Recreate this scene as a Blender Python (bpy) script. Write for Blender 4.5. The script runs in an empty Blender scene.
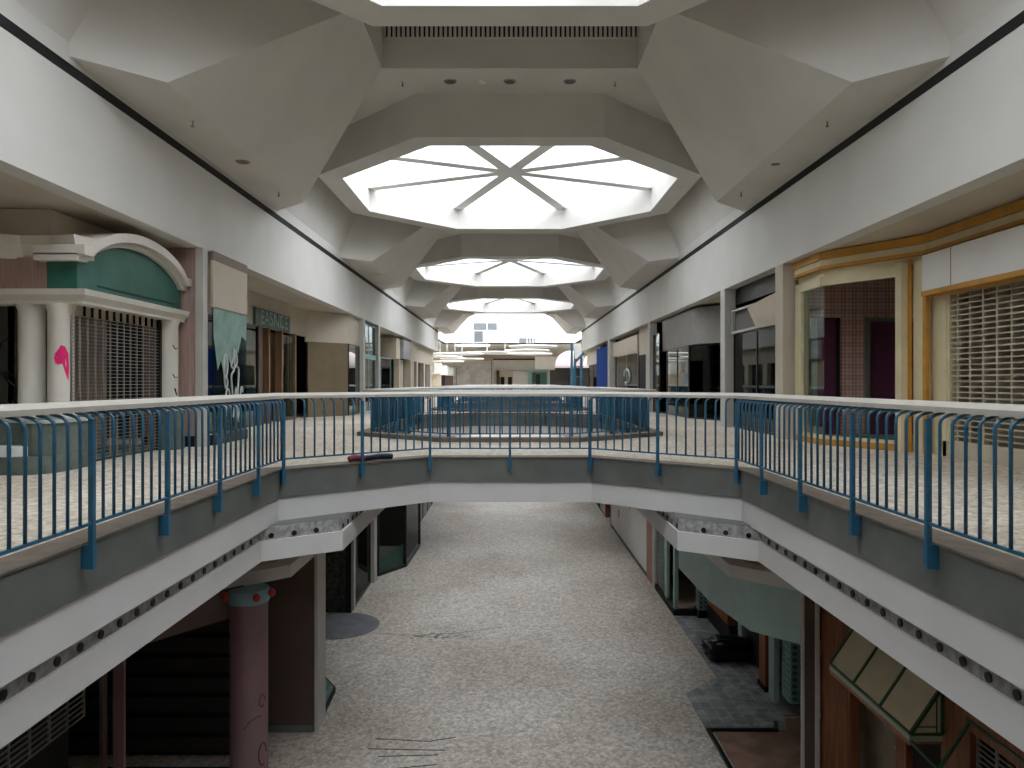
import bpy, bmesh, math, random
from mathutils import Vector, Matrix
S = bpy.context.scene
COL = S.collection
E = 6.2                      # eye height above the lower floor; builders below use heights relative to the eye

# ------------------------------------------------------------------ camera, world, portals, exposure
cam_d = bpy.data.cameras.new('camera')
cam = bpy.data.objects.new('camera', cam_d); COL.objects.link(cam)
cam.location = (0, 0, E); cam.rotation_euler = (math.radians(90), 0, 0)
cam_d.sensor_width = 36; cam_d.lens = 36 * 720 / 1024
cam_d.shift_x = 2 / 1024; cam_d.shift_y = -1 / 1024
cam_d.clip_start = 0.05; cam_d.clip_end = 400
S.camera = cam
w = bpy.data.worlds.new('world'); S.world = w; w.use_nodes = True
bg = w.node_tree.nodes['Background']
bg.inputs[0].default_value = (0.955, 0.968, 0.975, 1)
# hazy sky, brighter towards the right hand side where the sun sits behind the cloud
_tc = w.node_tree.nodes.new('ShaderNodeTexCoord'); _sx = w.node_tree.nodes.new('ShaderNodeSeparateXYZ')
_mr = w.node_tree.nodes.new('ShaderNodeMapRange')
for _k, _v in (('From Min', -.8), ('From Max', .8), ('To Min', 1.9), ('To Max', 4.7)): _mr.inputs[_k].default_value = _v
w.node_tree.links.new(_tc.outputs['Generated'], _sx.inputs[0]); w.node_tree.links.new(_sx.outputs['X'], _mr.inputs['Value'])
w.node_tree.links.new(_mr.outputs[0], bg.inputs[1])
S.view_settings.view_transform = 'Standard'; S.view_settings.look = 'None'
S.view_settings.gamma = 1; S.view_settings.use_curve_mapping = False
S.view_settings.exposure = 1.05
S.cycles.max_bounces = 14; S.cycles.diffuse_bounces = 8; S.cycles.glossy_bounces = 4
S.cycles.transparent_max_bounces = 16; S.cycles.transmission_bounces = 6
S.cycles.use_denoising = True
S.cycles.sample_clamp_indirect = 6.0
CS = [6.0 + 15.2 * k for k in range(-1, 4)]           # skylight centres along the mall
MID = [CS[0] - 7.6] + [c + 7.6 for c in CS]           # pendentive centres
VC = [5.65 + 15.2 * k for k in range(0, 4)]           # floor openings
def portal(x, y, z, sx, sy):
    l = bpy.data.lights.new('sky_portal', 'AREA'); l.shape = 'RECTANGLE'; l.size = sx; l.size_y = sy
    l.cycles.is_portal = True
    o = bpy.data.objects.new('sky_portal', l); COL.objects.link(o); o.location = (x, y, z + E)
for c in CS: portal(0, c, 8.6, 9.2, 9.2)
portal(0, 80, 10.2, 18, 46)

# ------------------------------------------------------------------ materials
def lin(h):
    v = [int(h[i:i + 2], 16) / 255 for i in (0, 2, 4)]
    return tuple((a / 12.92 if a <= .04045 else ((a + .055) / 1.055) ** 2.4) for a in v) + (1,)
def mat(name, h, rough=.6, metal=0, noise=.06, scale=3.0, h2=None, bump=0, spec=.5):
    m = bpy.data.materials.new(name); m.use_nodes = True
    nt = m.node_tree; b = nt.nodes['Principled BSDF']
    b.inputs['Roughness'].default_value = rough; b.inputs['Metallic'].default_value = metal
    b.inputs['Specular IOR Level'].default_value = spec
    tc = nt.nodes.new('ShaderNodeTexCoord'); n = nt.nodes.new('ShaderNodeTexNoise')
    n.inputs['Scale'].default_value = scale; n.inputs['Detail'].default_value = 5
    nt.links.new(tc.outputs['Object'], n.inputs['Vector'])
    r = nt.nodes.new('ShaderNodeValToRGB')
    c1 = lin(h)
    if h2: a, z = lin(h2), c1
    else: a = tuple(v * (1 - noise * 1.6) for v in c1[:3]) + (1,); z = tuple(min(1, v * (1 + noise)) for v in c1[:3]) + (1,)
    r.color_ramp.elements[0].position = .3; r.color_ramp.elements[1].position = .7
    r.color_ramp.elements[0].color = a; r.color_ramp.elements[1].color = z
    nt.links.new(n.outputs['Fac'], r.inputs[0]); nt.links.new(r.outputs[0], b.inputs['Base Color'])
    if bump:
        bp = nt.nodes.new('ShaderNodeBump'); bp.inputs['Strength'].default_value = bump
        nt.links.new(n.outputs['Fac'], bp.inputs['Height']); nt.links.new(bp.outputs[0], b.inputs['Normal'])
    return m
def glass(name, tint, refl=.25, rough=.02):
    m = bpy.data.materials.new(name); m.use_nodes = True; nt = m.node_tree
    nt.nodes.remove(nt.nodes['Principled BSDF']); out = nt.nodes['Material Output']
    t = nt.nodes.new('ShaderNodeBsdfTransparent'); t.inputs[0].default_value = tuple(v ** .5 for v in lin(tint)[:3]) + (1,)   # each pane is crossed twice
    g = nt.nodes.new('ShaderNodeBsdfGlossy'); g.inputs['Roughness'].default_value = rough
    g.inputs[0].default_value = (.9, .95, .93, 1)
    lw = nt.nodes.new('ShaderNodeLayerWeight'); lw.inputs[0].default_value = refl
    mx = nt.nodes.new('ShaderNodeMixShader')
    nt.links.new(lw.outputs['Fresnel'], mx.inputs[0]); nt.links.new(t.outputs[0], mx.inputs[1])
    nt.links.new(g.outputs[0], mx.inputs[2]); nt.links.new(mx.outputs[0], out.inputs['Surface'])
    return m
def tiles(name, light, dark, joint, sc, rough=.55, stain=None, jw=.012, brick=(.5, 1, 1), spec=.3):
    """small paving cells with per-cell colour, dark joints and broad stains"""
    m = bpy.data.materials.new(name); m.use_nodes = True; nt = m.node_tree; L = nt.links.new
    b = nt.nodes['Principled BSDF']; b.inputs['Roughness'].default_value = rough
    b.inputs['Specular IOR Level'].default_value = spec
    tc = nt.nodes.new('ShaderNodeTexCoord')
    br = nt.nodes.new('ShaderNodeTexBrick'); br.offset = brick[0]
    br.inputs['Scale'].default_value = sc; br.inputs['Brick Width'].default_value = brick[1]; br.inputs['Row Height'].default_value = brick[2]
    br.inputs['Mortar Size'].default_value = jw; br.inputs['Mortar Smooth'].default_value = .3
    br.inputs['Color1'].default_value = lin(light); br.inputs['Color2'].default_value = lin(dark); br.inputs['Mortar'].default_value = lin(joint)
    vo = nt.nodes.new('ShaderNodeTexVoronoi'); vo.inputs['Scale'].default_value = sc * 1.4
    mx = nt.nodes.new('ShaderNodeMix'); mx.data_type = 'RGBA'; mx.blend_type = 'MULTIPLY'; mx.inputs['Factor'].default_value = .55
    rp = nt.nodes.new('ShaderNodeValToRGB'); rp.color_ramp.elements[0].position = .15; rp.color_ramp.elements[1].position = .8
    rp.color_ramp.elements[0].color = (.42, .42, .43, 1); rp.color_ramp.elements[1].color = (1.3, 1.28, 1.22, 1)
    L(tc.outputs['Object'], br.inputs['Vector']); L(tc.outputs['Object'], vo.inputs['Vector'])
    L(vo.outputs['Color'], rp.inputs[0]); L(br.outputs['Color'], mx.inputs['A']); L(rp.outputs[0], mx.inputs['B'])
    n = nt.nodes.new('ShaderNodeTexNoise'); n.inputs['Scale'].default_value = .35; n.inputs['Detail'].default_value = 6
    L(tc.outputs['Object'], n.inputs['Vector'])
    r2 = nt.nodes.new('ShaderNodeValToRGB'); r2.color_ramp.elements[0].position = .35; r2.color_ramp.elements[1].position = .62
    r2.color_ramp.elements[0].color = lin(stain or 'c8bca8'); r2.color_ramp.elements[1].color = (1, 1, 1, 1)
    L(n.outputs['Fac'], r2.inputs[0])
    m2 = nt.nodes.new('ShaderNodeMix'); m2.data_type = 'RGBA'; m2.blend_type = 'MULTIPLY'; m2.inputs['Factor'].default_value = .6
    L(mx.outputs['Result'], m2.inputs['A']); L(r2.outputs[0], m2.inputs['B']); L(m2.outputs['Result'], b.inputs['Base Color'])
    return m
def wood(name, a, b_, rough=.5, sc=(9, 9, .7)):
    m = mat(name, a, rough); nt = m.node_tree
    n = [x for x in nt.nodes if x.type == 'TEX_NOISE'][0]; tc = [x for x in nt.nodes if x.type == 'TEX_COORD'][0]
    mp = nt.nodes.new('ShaderNodeMapping'); mp.inputs['Scale'].default_value = sc
    nt.links.new(tc.outputs['Object'], mp.inputs[0]); nt.links.new(mp.outputs[0], n.inputs['Vector'])
    r = [x for x in nt.nodes if x.type == 'VALTORGB'][0]
    r.color_ramp.elements[0].color = lin(b_); r.color_ramp.elements[1].color = lin(a)
    return m
def plaid(name):
    m = mat(name, 'a05a5a', .8); nt = m.node_tree; L = nt.links.new; b = nt.nodes['Principled BSDF']
    tc = [x for x in nt.nodes if x.type == 'TEX_COORD'][0]
    mixes = []
    for i, (axis, sc, dist) in enumerate((('X', 1.3, 0), ('Z', 1.3, 0), ('X', 3.9, 0), ('Z', 3.9, 0))):
        wv = nt.nodes.new('ShaderNodeTexWave'); wv.wave_type = 'BANDS'; wv.bands_direction = axis
        wv.inputs['Scale'].default_value = sc
        L(tc.outputs['Object'], wv.inputs['Vector']); mixes.append(wv)
    cols = ['a04a50', 'b05a5e', 'f0d6c8', 'e8cec0']
    last = None
    for wv, c in zip(mixes, cols):
        mx = nt.nodes.new('ShaderNodeMix'); mx.data_type = 'RGBA'
        mu = nt.nodes.new('ShaderNodeMath'); mu.operation = 'POWER'; mu.inputs[1].default_value = 3
        L(wv.outputs['Fac'], mu.inputs[0]); m3 = nt.nodes.new('ShaderNodeMath'); m3.operation = 'MULTIPLY'; m3.inputs[1].default_value = .75
        L(mu.outputs[0], m3.inputs[0]); L(m3.outputs[0], mx.inputs['Factor'])
        if last: L(last, mx.inputs['A'])
        else: mx.inputs['A'].default_value = lin('e8a09c')
        mx.inputs['B'].default_value = lin(c); last = mx.outputs['Result']
    L(last, b.inputs['Base Color'])
    return m

m_ceil = mat('ceiling_paint', 'cdcac4', .85, noise=.04, scale=.8, spec=.15)
m_white = mat('white_paint', 'dcdad6', .7, noise=.03, scale=1.2, spec=.25)
m_fascia = mat('fascia_plaster', 'ceccc6', .8, noise=.03, scale=.9, spec=.2)
m_well = mat('skylight_well_paint', 'eef0f2', .7, noise=.01, spec=.2)
m_beige = mat('beige_plaster', 'c2b8a8', .8, noise=.05, scale=.7, spec=.2)
m_band = mat('band_paint', 'cfcdcb', .6, noise=.025, scale=1.5, spec=.3)
m_dark = mat('slab_edge_grey', '6b6e68', .75, noise=.12, scale=1.6, h2='585b57')
m_nose = mat('nosing_stone', '766c60', .8, noise=.14, scale=6)
m_black = mat('black_gap', '0a0b0d', .8, noise=.0)
m_blackmetal = mat('black_metal', '0f1113', .4, noise=.05)
m_rail = mat('handrail_paint', 'b3afa5', .38, noise=.05, scale=5)
m_blue = mat('blue_enamel', '2a6480', .38, noise=.07, scale=9, h2='235571')
m_strip = mat('strip_foil', 'b5b4b3', .45, noise=.3, scale=14, h2='7a7978', metal=0)
m_socket = mat('lamp_socket_black', '0b0b0c', .5)
m_floor = tiles('paver_floor', 'd2cdc6', 'bdb6ac', '7d7870', 13.0, stain='d9cfc0')
m_upfloor = tiles('gallery_pavers', 'dad3c6', 'c8c0b2', '9a9184', 13.0, stain='d8cdb9')
m_slate = tiles('slate_tiles', 'a0a3a4', '8a8e90', 'bcbec0', 4.4, stain='c8c8c8', jw=.03, brick=(0, 1, 1))
m_brownfloor = mat('brown_subfloor', '9a7d6a', .8, noise=.2, scale=2.2, h2='6b5142')
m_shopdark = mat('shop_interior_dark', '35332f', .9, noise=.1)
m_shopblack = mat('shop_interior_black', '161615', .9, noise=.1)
m_pink = wood('pink_laminate', 'b79c92', '9c8077', .6, (14, 14, .5))
m_green = mat('green_sign_panel', '2e6658', .55, noise=.15, scale=2.5, h2='255548')
m_moss = mat('planter_green_stone', '66716a', .6, noise=.2, scale=5, h2='4a564f')
m_mossl = mat('planter_top_stone', 'a3b0a8', .6, noise=.15, scale=6)
m_plant_white = mat('planter_ledge_white', 'd8dcd8', .6, noise=.1, scale=6)
m_col = mat('cream_column', 'cfcac0', .6, noise=.04, scale=2)
m_grille = mat('grille_aluminium', '8d8a84', .4, metal=.3)
m_grillec = mat('grille_cream', 'b3ac97', .5)
m_cream = mat('cream_paint', 'd2c6a2', .6, noise=.05)
m_tan = mat('tan_plaster', 'bdb19c', .7, noise=.05)
m_gold = mat('ochre_paint', 'b8842f', .55, noise=.1, scale=5)
m_plaid = plaid('tartan_wallpaper')
m_purple = mat('purple_paint', '7a3a5e', .7)
m_teal = mat('teal_paint', '9dbab4', .6, noise=.05)
m_tealsign = mat('teal_sign_paint', 'a2bab9', .6, noise=.05)
m_lattice = mat('teal_lattice', '86b4b2', .5)
m_orange = wood('orange_wood', 'a0603c', '7a4426', .45)
m_redwood = wood('redwood_panels', '86522f', '5f3418', .5)
m_brownp = mat('brown_pier_paint', '57463f', .7, noise=.05)
m_mauve = mat('mauve_column_paint', '7d6161', .6, noise=.05)
m_tealcap = mat('teal_cap_paint', '7ea2aa', .6)
m_red = mat('red_bulb', 'b02a22', .3)
m_whiteedge = mat('pier_edge_white', 'b9b6b0', .6)
m_blueshop = mat('blue_shop_wall', '0b3f8c', .8, spec=.05)
m_skyblue = mat('blue_lift_steel', '245f78', .45)
m_pinkdome = mat('pink_awning_cloth', 'e8d4cf', .7)
m_stone = mat('grey_stone_wall', 'a49f98', .8, noise=.15, scale=1.4)
m_disc = mat('white_disc_paint', 'f2f2f0', .5)
m_bag = mat('black_bin_liner', '0b0b0c', .32, noise=.2, scale=9, bump=.6)
m_awn = mat('awning_cream_panel', 'c4bb9e', .5, noise=.06)
m_awng = mat('awning_green_bar', '254a2c', .45)
m_awnl = mat('awning_lip_green', '8fa08a', .5)
m_beam = mat('skylight_beam_paint', 'f0f0ee', .7, noise=.02)
m_chrome = mat('chrome', 'b8b8b8', .15, metal=1)
m_copper = mat('copper_trim', '9a6a48', .35, metal=.7)
m_graf_k = mat('black_spray', '0a0a0a', .6); m_graf_w = mat('white_spray', 'c8ccca', .6); m_graf_p = mat('pink_spray', 'e0186a', .6)
m_shard = mat('green_glass_debris', '7fa89d', .3, scale=9, h2='46625a')
m_speck = mat('speckled_black', '0c0e0c', .5, noise=0, scale=14, h2='5f665a')
m_glass = glass('shop_glass', '75877f', .2)
m_glassd = glass('dark_shop_glass', '3a4542', .22)
m_glassc = glass('clear_shop_glass', 'eef4f0', .08)
m_sky_glass = glass('skylight_glass', 'f4f8ff', .03)
m_glassr = glass('mirror_shop_glass', '6a7a73', .45)
m_greenglass = glass('green_shop_glass', '8aa39c', .12)

# ------------------------------------------------------------------ mesh helpers
def offset(path, d, closed):
    n = len(path); out = []
    for i, p in enumerate(path):
        def dirn(a, b):
            v = Vector((b[0] - a[0], b[1] - a[1])); v.normalize(); return v
        if closed or 0 < i < n - 1:
            d0 = dirn(path[i - 1], p); d1 = dirn(p, path[(i + 1) % n])
        elif i == 0: d0 = d1 = dirn(p, path[1])
        else: d0 = d1 = dirn(path[i - 1], p)
        n0 = Vector((d0.y, -d0.x)); n1 = Vector((d1.y, -d1.x))
        m = n0 + n1; m.normalize(); s = d / max(.2, m.dot(n0))
        out.append((p[0] + m.x * s, p[1] + m.y * s))
    return out
def smooth_pts(pts, k=4):
    P = [Vector(p) for p in pts]; out = []
    for i in range(len(P) - 1):
        a, b, c, d = P[max(i - 1, 0)], P[i], P[i + 1], P[min(i + 2, len(P) - 1)]
        for j in range(k):
            t = j / k
            out.append(.5 * ((2 * b) + (c - a) * t + (2 * a - 5 * b + 4 * c - d) * t * t + (3 * b - a - 3 * c + d) * t ** 3))
    return out + [P[-1]]
class M:
    def __init__(s): s.v = []; s.f = []; s.smooth = False
    def add(s, vs, fs):
        b = len(s.v); s.v += [tuple(v) for v in vs]; s.f += [tuple(b + i for i in f) for f in fs]; return s
    def box(s, x0, x1, y0, y1, z0, z1):
        return s.prism([(x0, y0), (x1, y0), (x1, y1), (x0, y1)], z0, z1)
    def prism(s, poly, z0, z1):
        n = len(poly)
        vs = [(x, y, z0) for x, y in poly] + [(x, y, z1) for x, y in poly]
        return s.add(vs, [tuple(range(n))[::-1], tuple(range(n, 2 * n))] + [(i, (i + 1) % n, n + (i + 1) % n, n + i) for i in range(n)])
    def loft(s, bottom, top):
        n = len(bottom)
        return s.add(list(bottom) + list(top), [tuple(range(n))[::-1], tuple(range(n, 2 * n))] + [(i, (i + 1) % n, n + (i + 1) % n, n + i) for i in range(n)])
    def seg(s, p, q, z0, z1, t=.05, u0=0, u1=None):
        """vertical board from p to q in plan, thickness t centred on the line, optionally only the u0..u1 metres of it"""
        d = Vector((q[0] - p[0], q[1] - p[1])); L = d.length; d /= L; n = Vector((d.y, -d.x)) * t / 2
        if u1 is None: u1 = L
        a = Vector(p) + d * u0; b = Vector(p) + d * u1
        return s.prism([a - n, b - n, b + n, a + n], z0, z1)
    def sweep(s, path, prof, closed=False):
        cols = [offset(path, o, closed) for o, z in prof]; n = len(path); k = len(prof)
        vs = [(cols[j][i][0], cols[j][i][1], prof[j][1]) for i in range(n) for j in range(k)]
        fs = []
        for i in range(n if closed else n - 1):
            i2 = (i + 1) % n
            for j in range(k):
                j2 = (j + 1) % k; fs.append((i * k + j, i2 * k + j, i2 * k + j2, i * k + j2))
        if not closed: fs += [tuple(range(k)), tuple((n - 1) * k + j for j in range(k))[::-1]]
        return s.add(vs, fs)
    def band(s, path, o0, o1, z0, z1, closed=False):
        return s.sweep(path, [(o0, z0), (o1, z0), (o1, z1), (o0, z1)], closed)
    def lathe(s, x, y, prof, n=24, a0=0, a1=2 * math.pi):
        full = abs(a1 - a0 - 2 * math.pi) < 1e-6; k = len(prof); m = n if full else n + 1
        vs = [(x + r * math.cos(a0 + (a1 - a0) * i / n), y + r * math.sin(a0 + (a1 - a0) * i / n), z) for i in range(m) for r, z in prof]
        fs = [(i * k + j, ((i + 1) % m) * k + j, ((i + 1) % m) * k + j + 1, i * k + j + 1) for i in range(n) for j in range(k - 1)]
        fs += [tuple(i * k for i in range(m))[::-1], tuple(i * k + k - 1 for i in range(m))]
        return s.add(vs, fs)
    def cyl(s, x, y, z0, z1, r, n=24): return s.lathe(x, y, [(r, z0), (r, z1)], n)
    def tube(s, pts, r, n=8, closed=False):
        pts = [Vector(p) for p in pts]; rings = []; up = None
        for i, p in enumerate(pts):
            if closed: t = pts[(i + 1) % len(pts)] - pts[i - 1]
            else: t = pts[min(i + 1, len(pts) - 1)] - pts[max(i - 1, 0)]
            t.normalize()
            if up is None: up = Vector((0, 0, 1)) if abs(t.z) < .9 else Vector((1, 0, 0))
            a = t.cross(up).normalized(); b = a.cross(t).normalized(); up = b
            rings.append([p + a * r * math.cos(2 * math.pi * j / n) + b * r * math.sin(2 * math.pi * j / n) for j in range(n)])
        vs = [v for ring in rings for v in ring]; m = len(pts); fs = []
        for i in range(m if closed else m - 1):
            for j in range(n):
                i2 = (i + 1) % m; fs.append((i * n + j, i * n + (j + 1) % n, i2 * n + (j + 1) % n, i2 * n + j))
        if not closed: fs += [tuple(range(n)), tuple((m - 1) * n + j for j in range(n))[::-1]]
        return s.add(vs, fs)
    def bar(s, p, q, w, h=None):
        """square bar between two 3-D points"""
        p = Vector(p); q = Vector(q); t = (q - p).normalized(); h = h or w
        up = Vector((0, 0, 1)) if abs(t.z) < .95 else Vector((1, 0, 0))
        a = t.cross(up).normalized() * w / 2; b = a.cross(t).normalized() * h / 2
        c = [-a - b, a - b, a + b, -a + b]
        return s.loft([p + v for v in c], [q + v for v in c])
    def quad(s, *p): return s.add(p, [tuple(range(len(p)))])
    def build(s, name, m, parent=None, origin=None, smooth=False, bevel=0, tris=False):
        me = bpy.data.meshes.new(name)
        if parent is not None:
            o0 = parent['_o'] if '_o' in parent.keys() else (0, 0, 0)
            g = Vector(o0)
        elif origin: g = Vector(origin)
        else:
            xs, ys, zs = zip(*s.v); g = Vector(((min(xs) + max(xs)) / 2, (min(ys) + max(ys)) / 2, min(zs)))
        me.from_pydata([tuple(Vector(v) - g) for v in s.v], [], s.f); me.validate()
        bm = bmesh.new(); bm.from_mesh(me); bmesh.ops.recalc_face_normals(bm, faces=bm.faces)
        bm.to_mesh(me); bm.free()
        if smooth:
            for p in me.polygons: p.use_smooth = True
            try: me.set_sharp_from_angle(angle=math.radians(40))
            except Exception: pass
        me.materials.append(m)
        o = bpy.data.objects.new(name, me); COL.objects.link(o)
        if parent is not None: o.parent = parent; o['_o'] = tuple(g)
        else: o.location = (g.x, g.y, g.z + E); o['_o'] = tuple(g)
        if bevel:
            md = o.modifiers.new('bevel', 'BEVEL'); md.width = bevel; md.segments = 2; md.limit_method = 'ANGLE'
        return o
def thing(name, label, cat, loc, group=None):
    o = bpy.data.objects.new(name, None); COL.objects.link(o); o.empty_display_size = .2
    o.location = (loc[0], loc[1], loc[2] + E); o['_o'] = tuple(float(v) for v in loc)
    return tag(o, label, cat, group)
def tag(o, label, cat, group=None, kind=None):
    o['label'] = label; o['category'] = cat
    if group: o['group'] = group
    if kind: o['kind'] = kind
    return o
def struct(o, label=None):
    o['kind'] = 'structure'
    if label: o['label'] = label
    return o
def mirror(pts): return [(-x, y) for x, y in pts]
SIDES = (('left', -1), ('right', 1))

# ================================================================== THE SHELL
OCT = [(3.2, -4.35), (3.2, 4.35), (1.31, 6.0), (-1.31, 6.0), (-3.2, 4.35), (-3.2, -4.35), (-1.31, -6.0), (1.31, -6.0)]
def octa(c, d=0): return [(x, y + c) for x, y in (offset(OCT, d, True) if d else OCT)]
# lower floor
f = M().box(-16, 16, -14, 64, -6.5, -6.2).box(-30, 30, 64, 140, -6.5, -6.2).build('floor', m_floor, origin=(0, 0, -6.2)); struct(f, 'grey beige small paver floor of the lower level')
# gallery floor with the openings cut out, plus its nosing, dark edge and white band
g = M()
NO = .28
for c in VC:
    for s in (-1, 1):
        o8 = octa(c, NO)
        half = [p for p in o8 if p[0] * s > 0]
        half.sort(key=lambda p: p[1])
        poly = [(s * 14, c - 7.6), (0, c - 7.6), (0, c - 6 - NO)] + half + [(0, c + 6 + NO), (0, c + 7.6), (s * 14, c + 7.6)]
        g.prism(poly, -1.5, -1.2)
g.box(-14, 14, -14, -1.95, -1.5, -1.2)
ye = VC[-1] + 7.6
g.box(-24, -8, ye, 140, -1.5, -1.2).box(8, 24, ye, 140, -1.5, -1.2).box(-8, 8, 104, 140, -1.5, -1.2).box(-8, 8, ye, ye + 1.5, -1.5, -1.2)
up = struct(g.build('floor', m_upfloor, origin=(0, 0, -1.2)), 'pale paver floor of the upper gallery and bridges')
for c in VC:
    o8 = octa(c)
    struct(M().band(o8, .004, NO, -1.6, -1.215, True).build('trim', m_dark), 'dark grey slab edge around a floor opening')
    struct(M().band(o8, -.012, NO + .002, -1.215, -1.196 if c == VC[0] else -1.11, True).build('trim', m_nose), 'worn stone nosing along a floor opening')
    struct(M().band(o8, .28, 1.4, -1.932, -1.9, True).build('ceiling', m_band), 'soffit around a floor opening')
    struct(M().band(o8, .025, .30, -1.93, -1.603, True).build('trim', m_band), 'white painted band under a floor opening')
# dropped bulkhead of the lower level: a band line with foil strip above, narrowing under each bridge
def lower_line(s):
    pts = []
    for c in [VC[0] - 15.2] + VC:
        pts += [(2.37, c - 4.55), (3.3, c - 3.9), (3.3, c + 3.9), (2.37, c + 4.55)]
    return [(s * x, y) for x, y in pts]
for nm, s in SIDES:
    ln = lower_line(s)
    sg = 1 if s > 0 else -1
    o0, o1 = (0, .3) if s > 0 else (-.3, 0)
    struct(M().band(ln, 0, sg * .25, -2.37, -2.1).build('trim', m_band), f'white lower band along the {nm} side of the lower level')
    led = offset(ln, s * .031, False)
    struct(M().prism([(s * 6, led[0][1])] + led + [(s * 6, led[-1][1])], -1.9285, -1.918).build('ceiling', m_dark), f'ledge behind the foil strip on the {nm}')
    # ceiling of the lower level from the band outwards (and the bridge undersides)
    poly = offset(ln, sg * .02, False)
    poly = [(s * 14, poly[0][1])] + poly + [(s * 14, poly[-1][1])]
    struct(M().prism(poly, -2.36, -2.3).build('ceiling', m_beige), f'lower level ceiling on the {nm}')
for k in range(-1, 4):
    y0 = (VC[k] + 6.28) if k >= 0 else -14
    y1 = (VC[k + 1] - 6.28) if k < 3 else ye + 1.5
    struct(M().box(-6, 6, y0, y1, -1.93, -1.51).build('ceiling', m_band), 'underside of a bridge slab')
for nm, s in SIDES:      # slab body beside the openings so nothing leaks
    struct(M().box(min(s * 3.5, s * 14), max(s * 3.5, s * 14), -14, 62, -1.929, -1.52).build('ceiling', m_band), f'gallery slab on the {nm}')

# fascia above the upper shops, shadow gap and recess wall
for nm, s in SIDES:
    a, b = sorted((s * 5.8, s * 6.1))
    struct(M().box(a, b, -14, 58, 2.54, 4.06).build('wall_' + nm, m_fascia), f'tall pale plaster fascia above the {nm} upper shops')
    a, b = sorted((s * 5.794, s * 6.1))
    struct(M().box(a, b, -14, 58, 4.06, 4.205).build('trim', m_black), f'black shadow gap above the {nm} fascia')
    a, b = sorted((s * 5.8, s * 6.1))
    struct(M().box(a, b, -14, 58, 4.205, 4.5).build('wall_' + nm, m_fascia), f'narrow white wall above the shadow gap on the {nm}')
    # coved slope
    A = [(s * 5.8, 4.48), (s * 5.15, 6.47), (s * 5.3, 6.6), (s * 6.0, 4.5)]
    struct(M().loft([(x, -14, z) for x, z in A], [(x, 58, z) for x, z in A]).build('ceiling', m_ceil), f'coved slope of the ceiling on the {nm}')
    a, b = sorted((s * 5.85, s * 14))
    struct(M().box(a, b, -14, 58.2, 2.55, 2.7).build('ceiling', m_beige), f'plaster soffit above the {nm} upper shops')
    a, b = sorted((s * 11.5, s * 11.7))
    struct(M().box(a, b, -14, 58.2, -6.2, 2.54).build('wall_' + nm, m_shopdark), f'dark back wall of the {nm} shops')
    a, b = sorted((s * 5.8, s * 14))
    struct(M().box(a, b, 58, 58.3, 2.54, 6.6).build('wall_' + nm, m_fascia), f'end wall of the {nm} fascia')
struct(M().box(-14, 14, -14.3, -14, -6.2, 9).build('wall_back', m_beige), 'wall far behind the viewer')
# high ceiling with octagonal holes and vent troughs
RI, RO = 4.5, 5.1
def reg8(c, ap):
    h = ap * math.tan(math.pi / 8)
    return [(ap, c - h), (ap, c + h), (h, c + ap), (-h, c + ap), (-ap, c + h), (-ap, c - h), (-h, c - ap), (h, c - ap)]
TX, TY = 2.64, 1.2
hc = M()
for c in CS:
    for s in (-1, 1):
        half = sorted([p for p in reg8(c, RI + .02) if p[0] * s > 0], key=lambda p: p[1])
        poly = [(s * 5.9, c - 7.6), (s * TX, c - 7.6), (s * TX, c - 7.6 + TY), (0, c - 7.6 + TY), (0, c - RI - .02)] + half + \
               [(0, c + RI + .02), (0, c + 7.6 - TY), (s * TX, c + 7.6 - TY), (s * TX, c + 7.6), (s * 5.9, c + 7.6)]
        hc.prism(poly, 6.46, 6.7)
struct(hc.build('ceiling', m_ceil), 'high flat ceiling between the skylights')
for m in MID[:-1] + [MID[-1]]:
    t = M()
    t.band([(TX - .012, m - TY + .012), (TX - .012, m + TY - .012), (-TX + .012, m + TY - .012), (-TX + .012, m - TY + .012)], 0, .1, 6.462, 7.6, True)
    t.box(-TX - .1, TX + .1, m - TY - .1, m + TY + .1, 7.6, 7.7)
    struct(t.build('ceiling', m_ceil), 'deep ceiling trough between two skylights')
    for nm, s in SIDES:
        P1a, P1b = (5.82, m - 4.15), (5.82, m + 4.4)
        P2a, P2b = (4.9, m - 3.3), (4.9, m + 3.5)
        Ta, Tb = (TX, m - 1.19), (TX, m + 1.19)
        Z0, Z1 = 4.3, 6.465
        V = [(P1a, Z0), (P2a, Z0), (P2b, Z0), (P1b, Z0), (Ta, Z1), (Tb, Z1), ((5.82, m - 4.15), Z1), ((5.82, m + 4.4), Z1)]
        pm = M().add([(s * p[0], p[1], z) for p, z in V],
                     [(0, 1, 2, 3), (1, 4, 5, 2), (0, 6, 4, 1), (3, 2, 5, 7), (6, 7, 5, 4), (0, 3, 7, 6)])
        struct(pm.build('ceiling', m_ceil), f'faceted plaster block of the ceiling on the {nm}')
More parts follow.
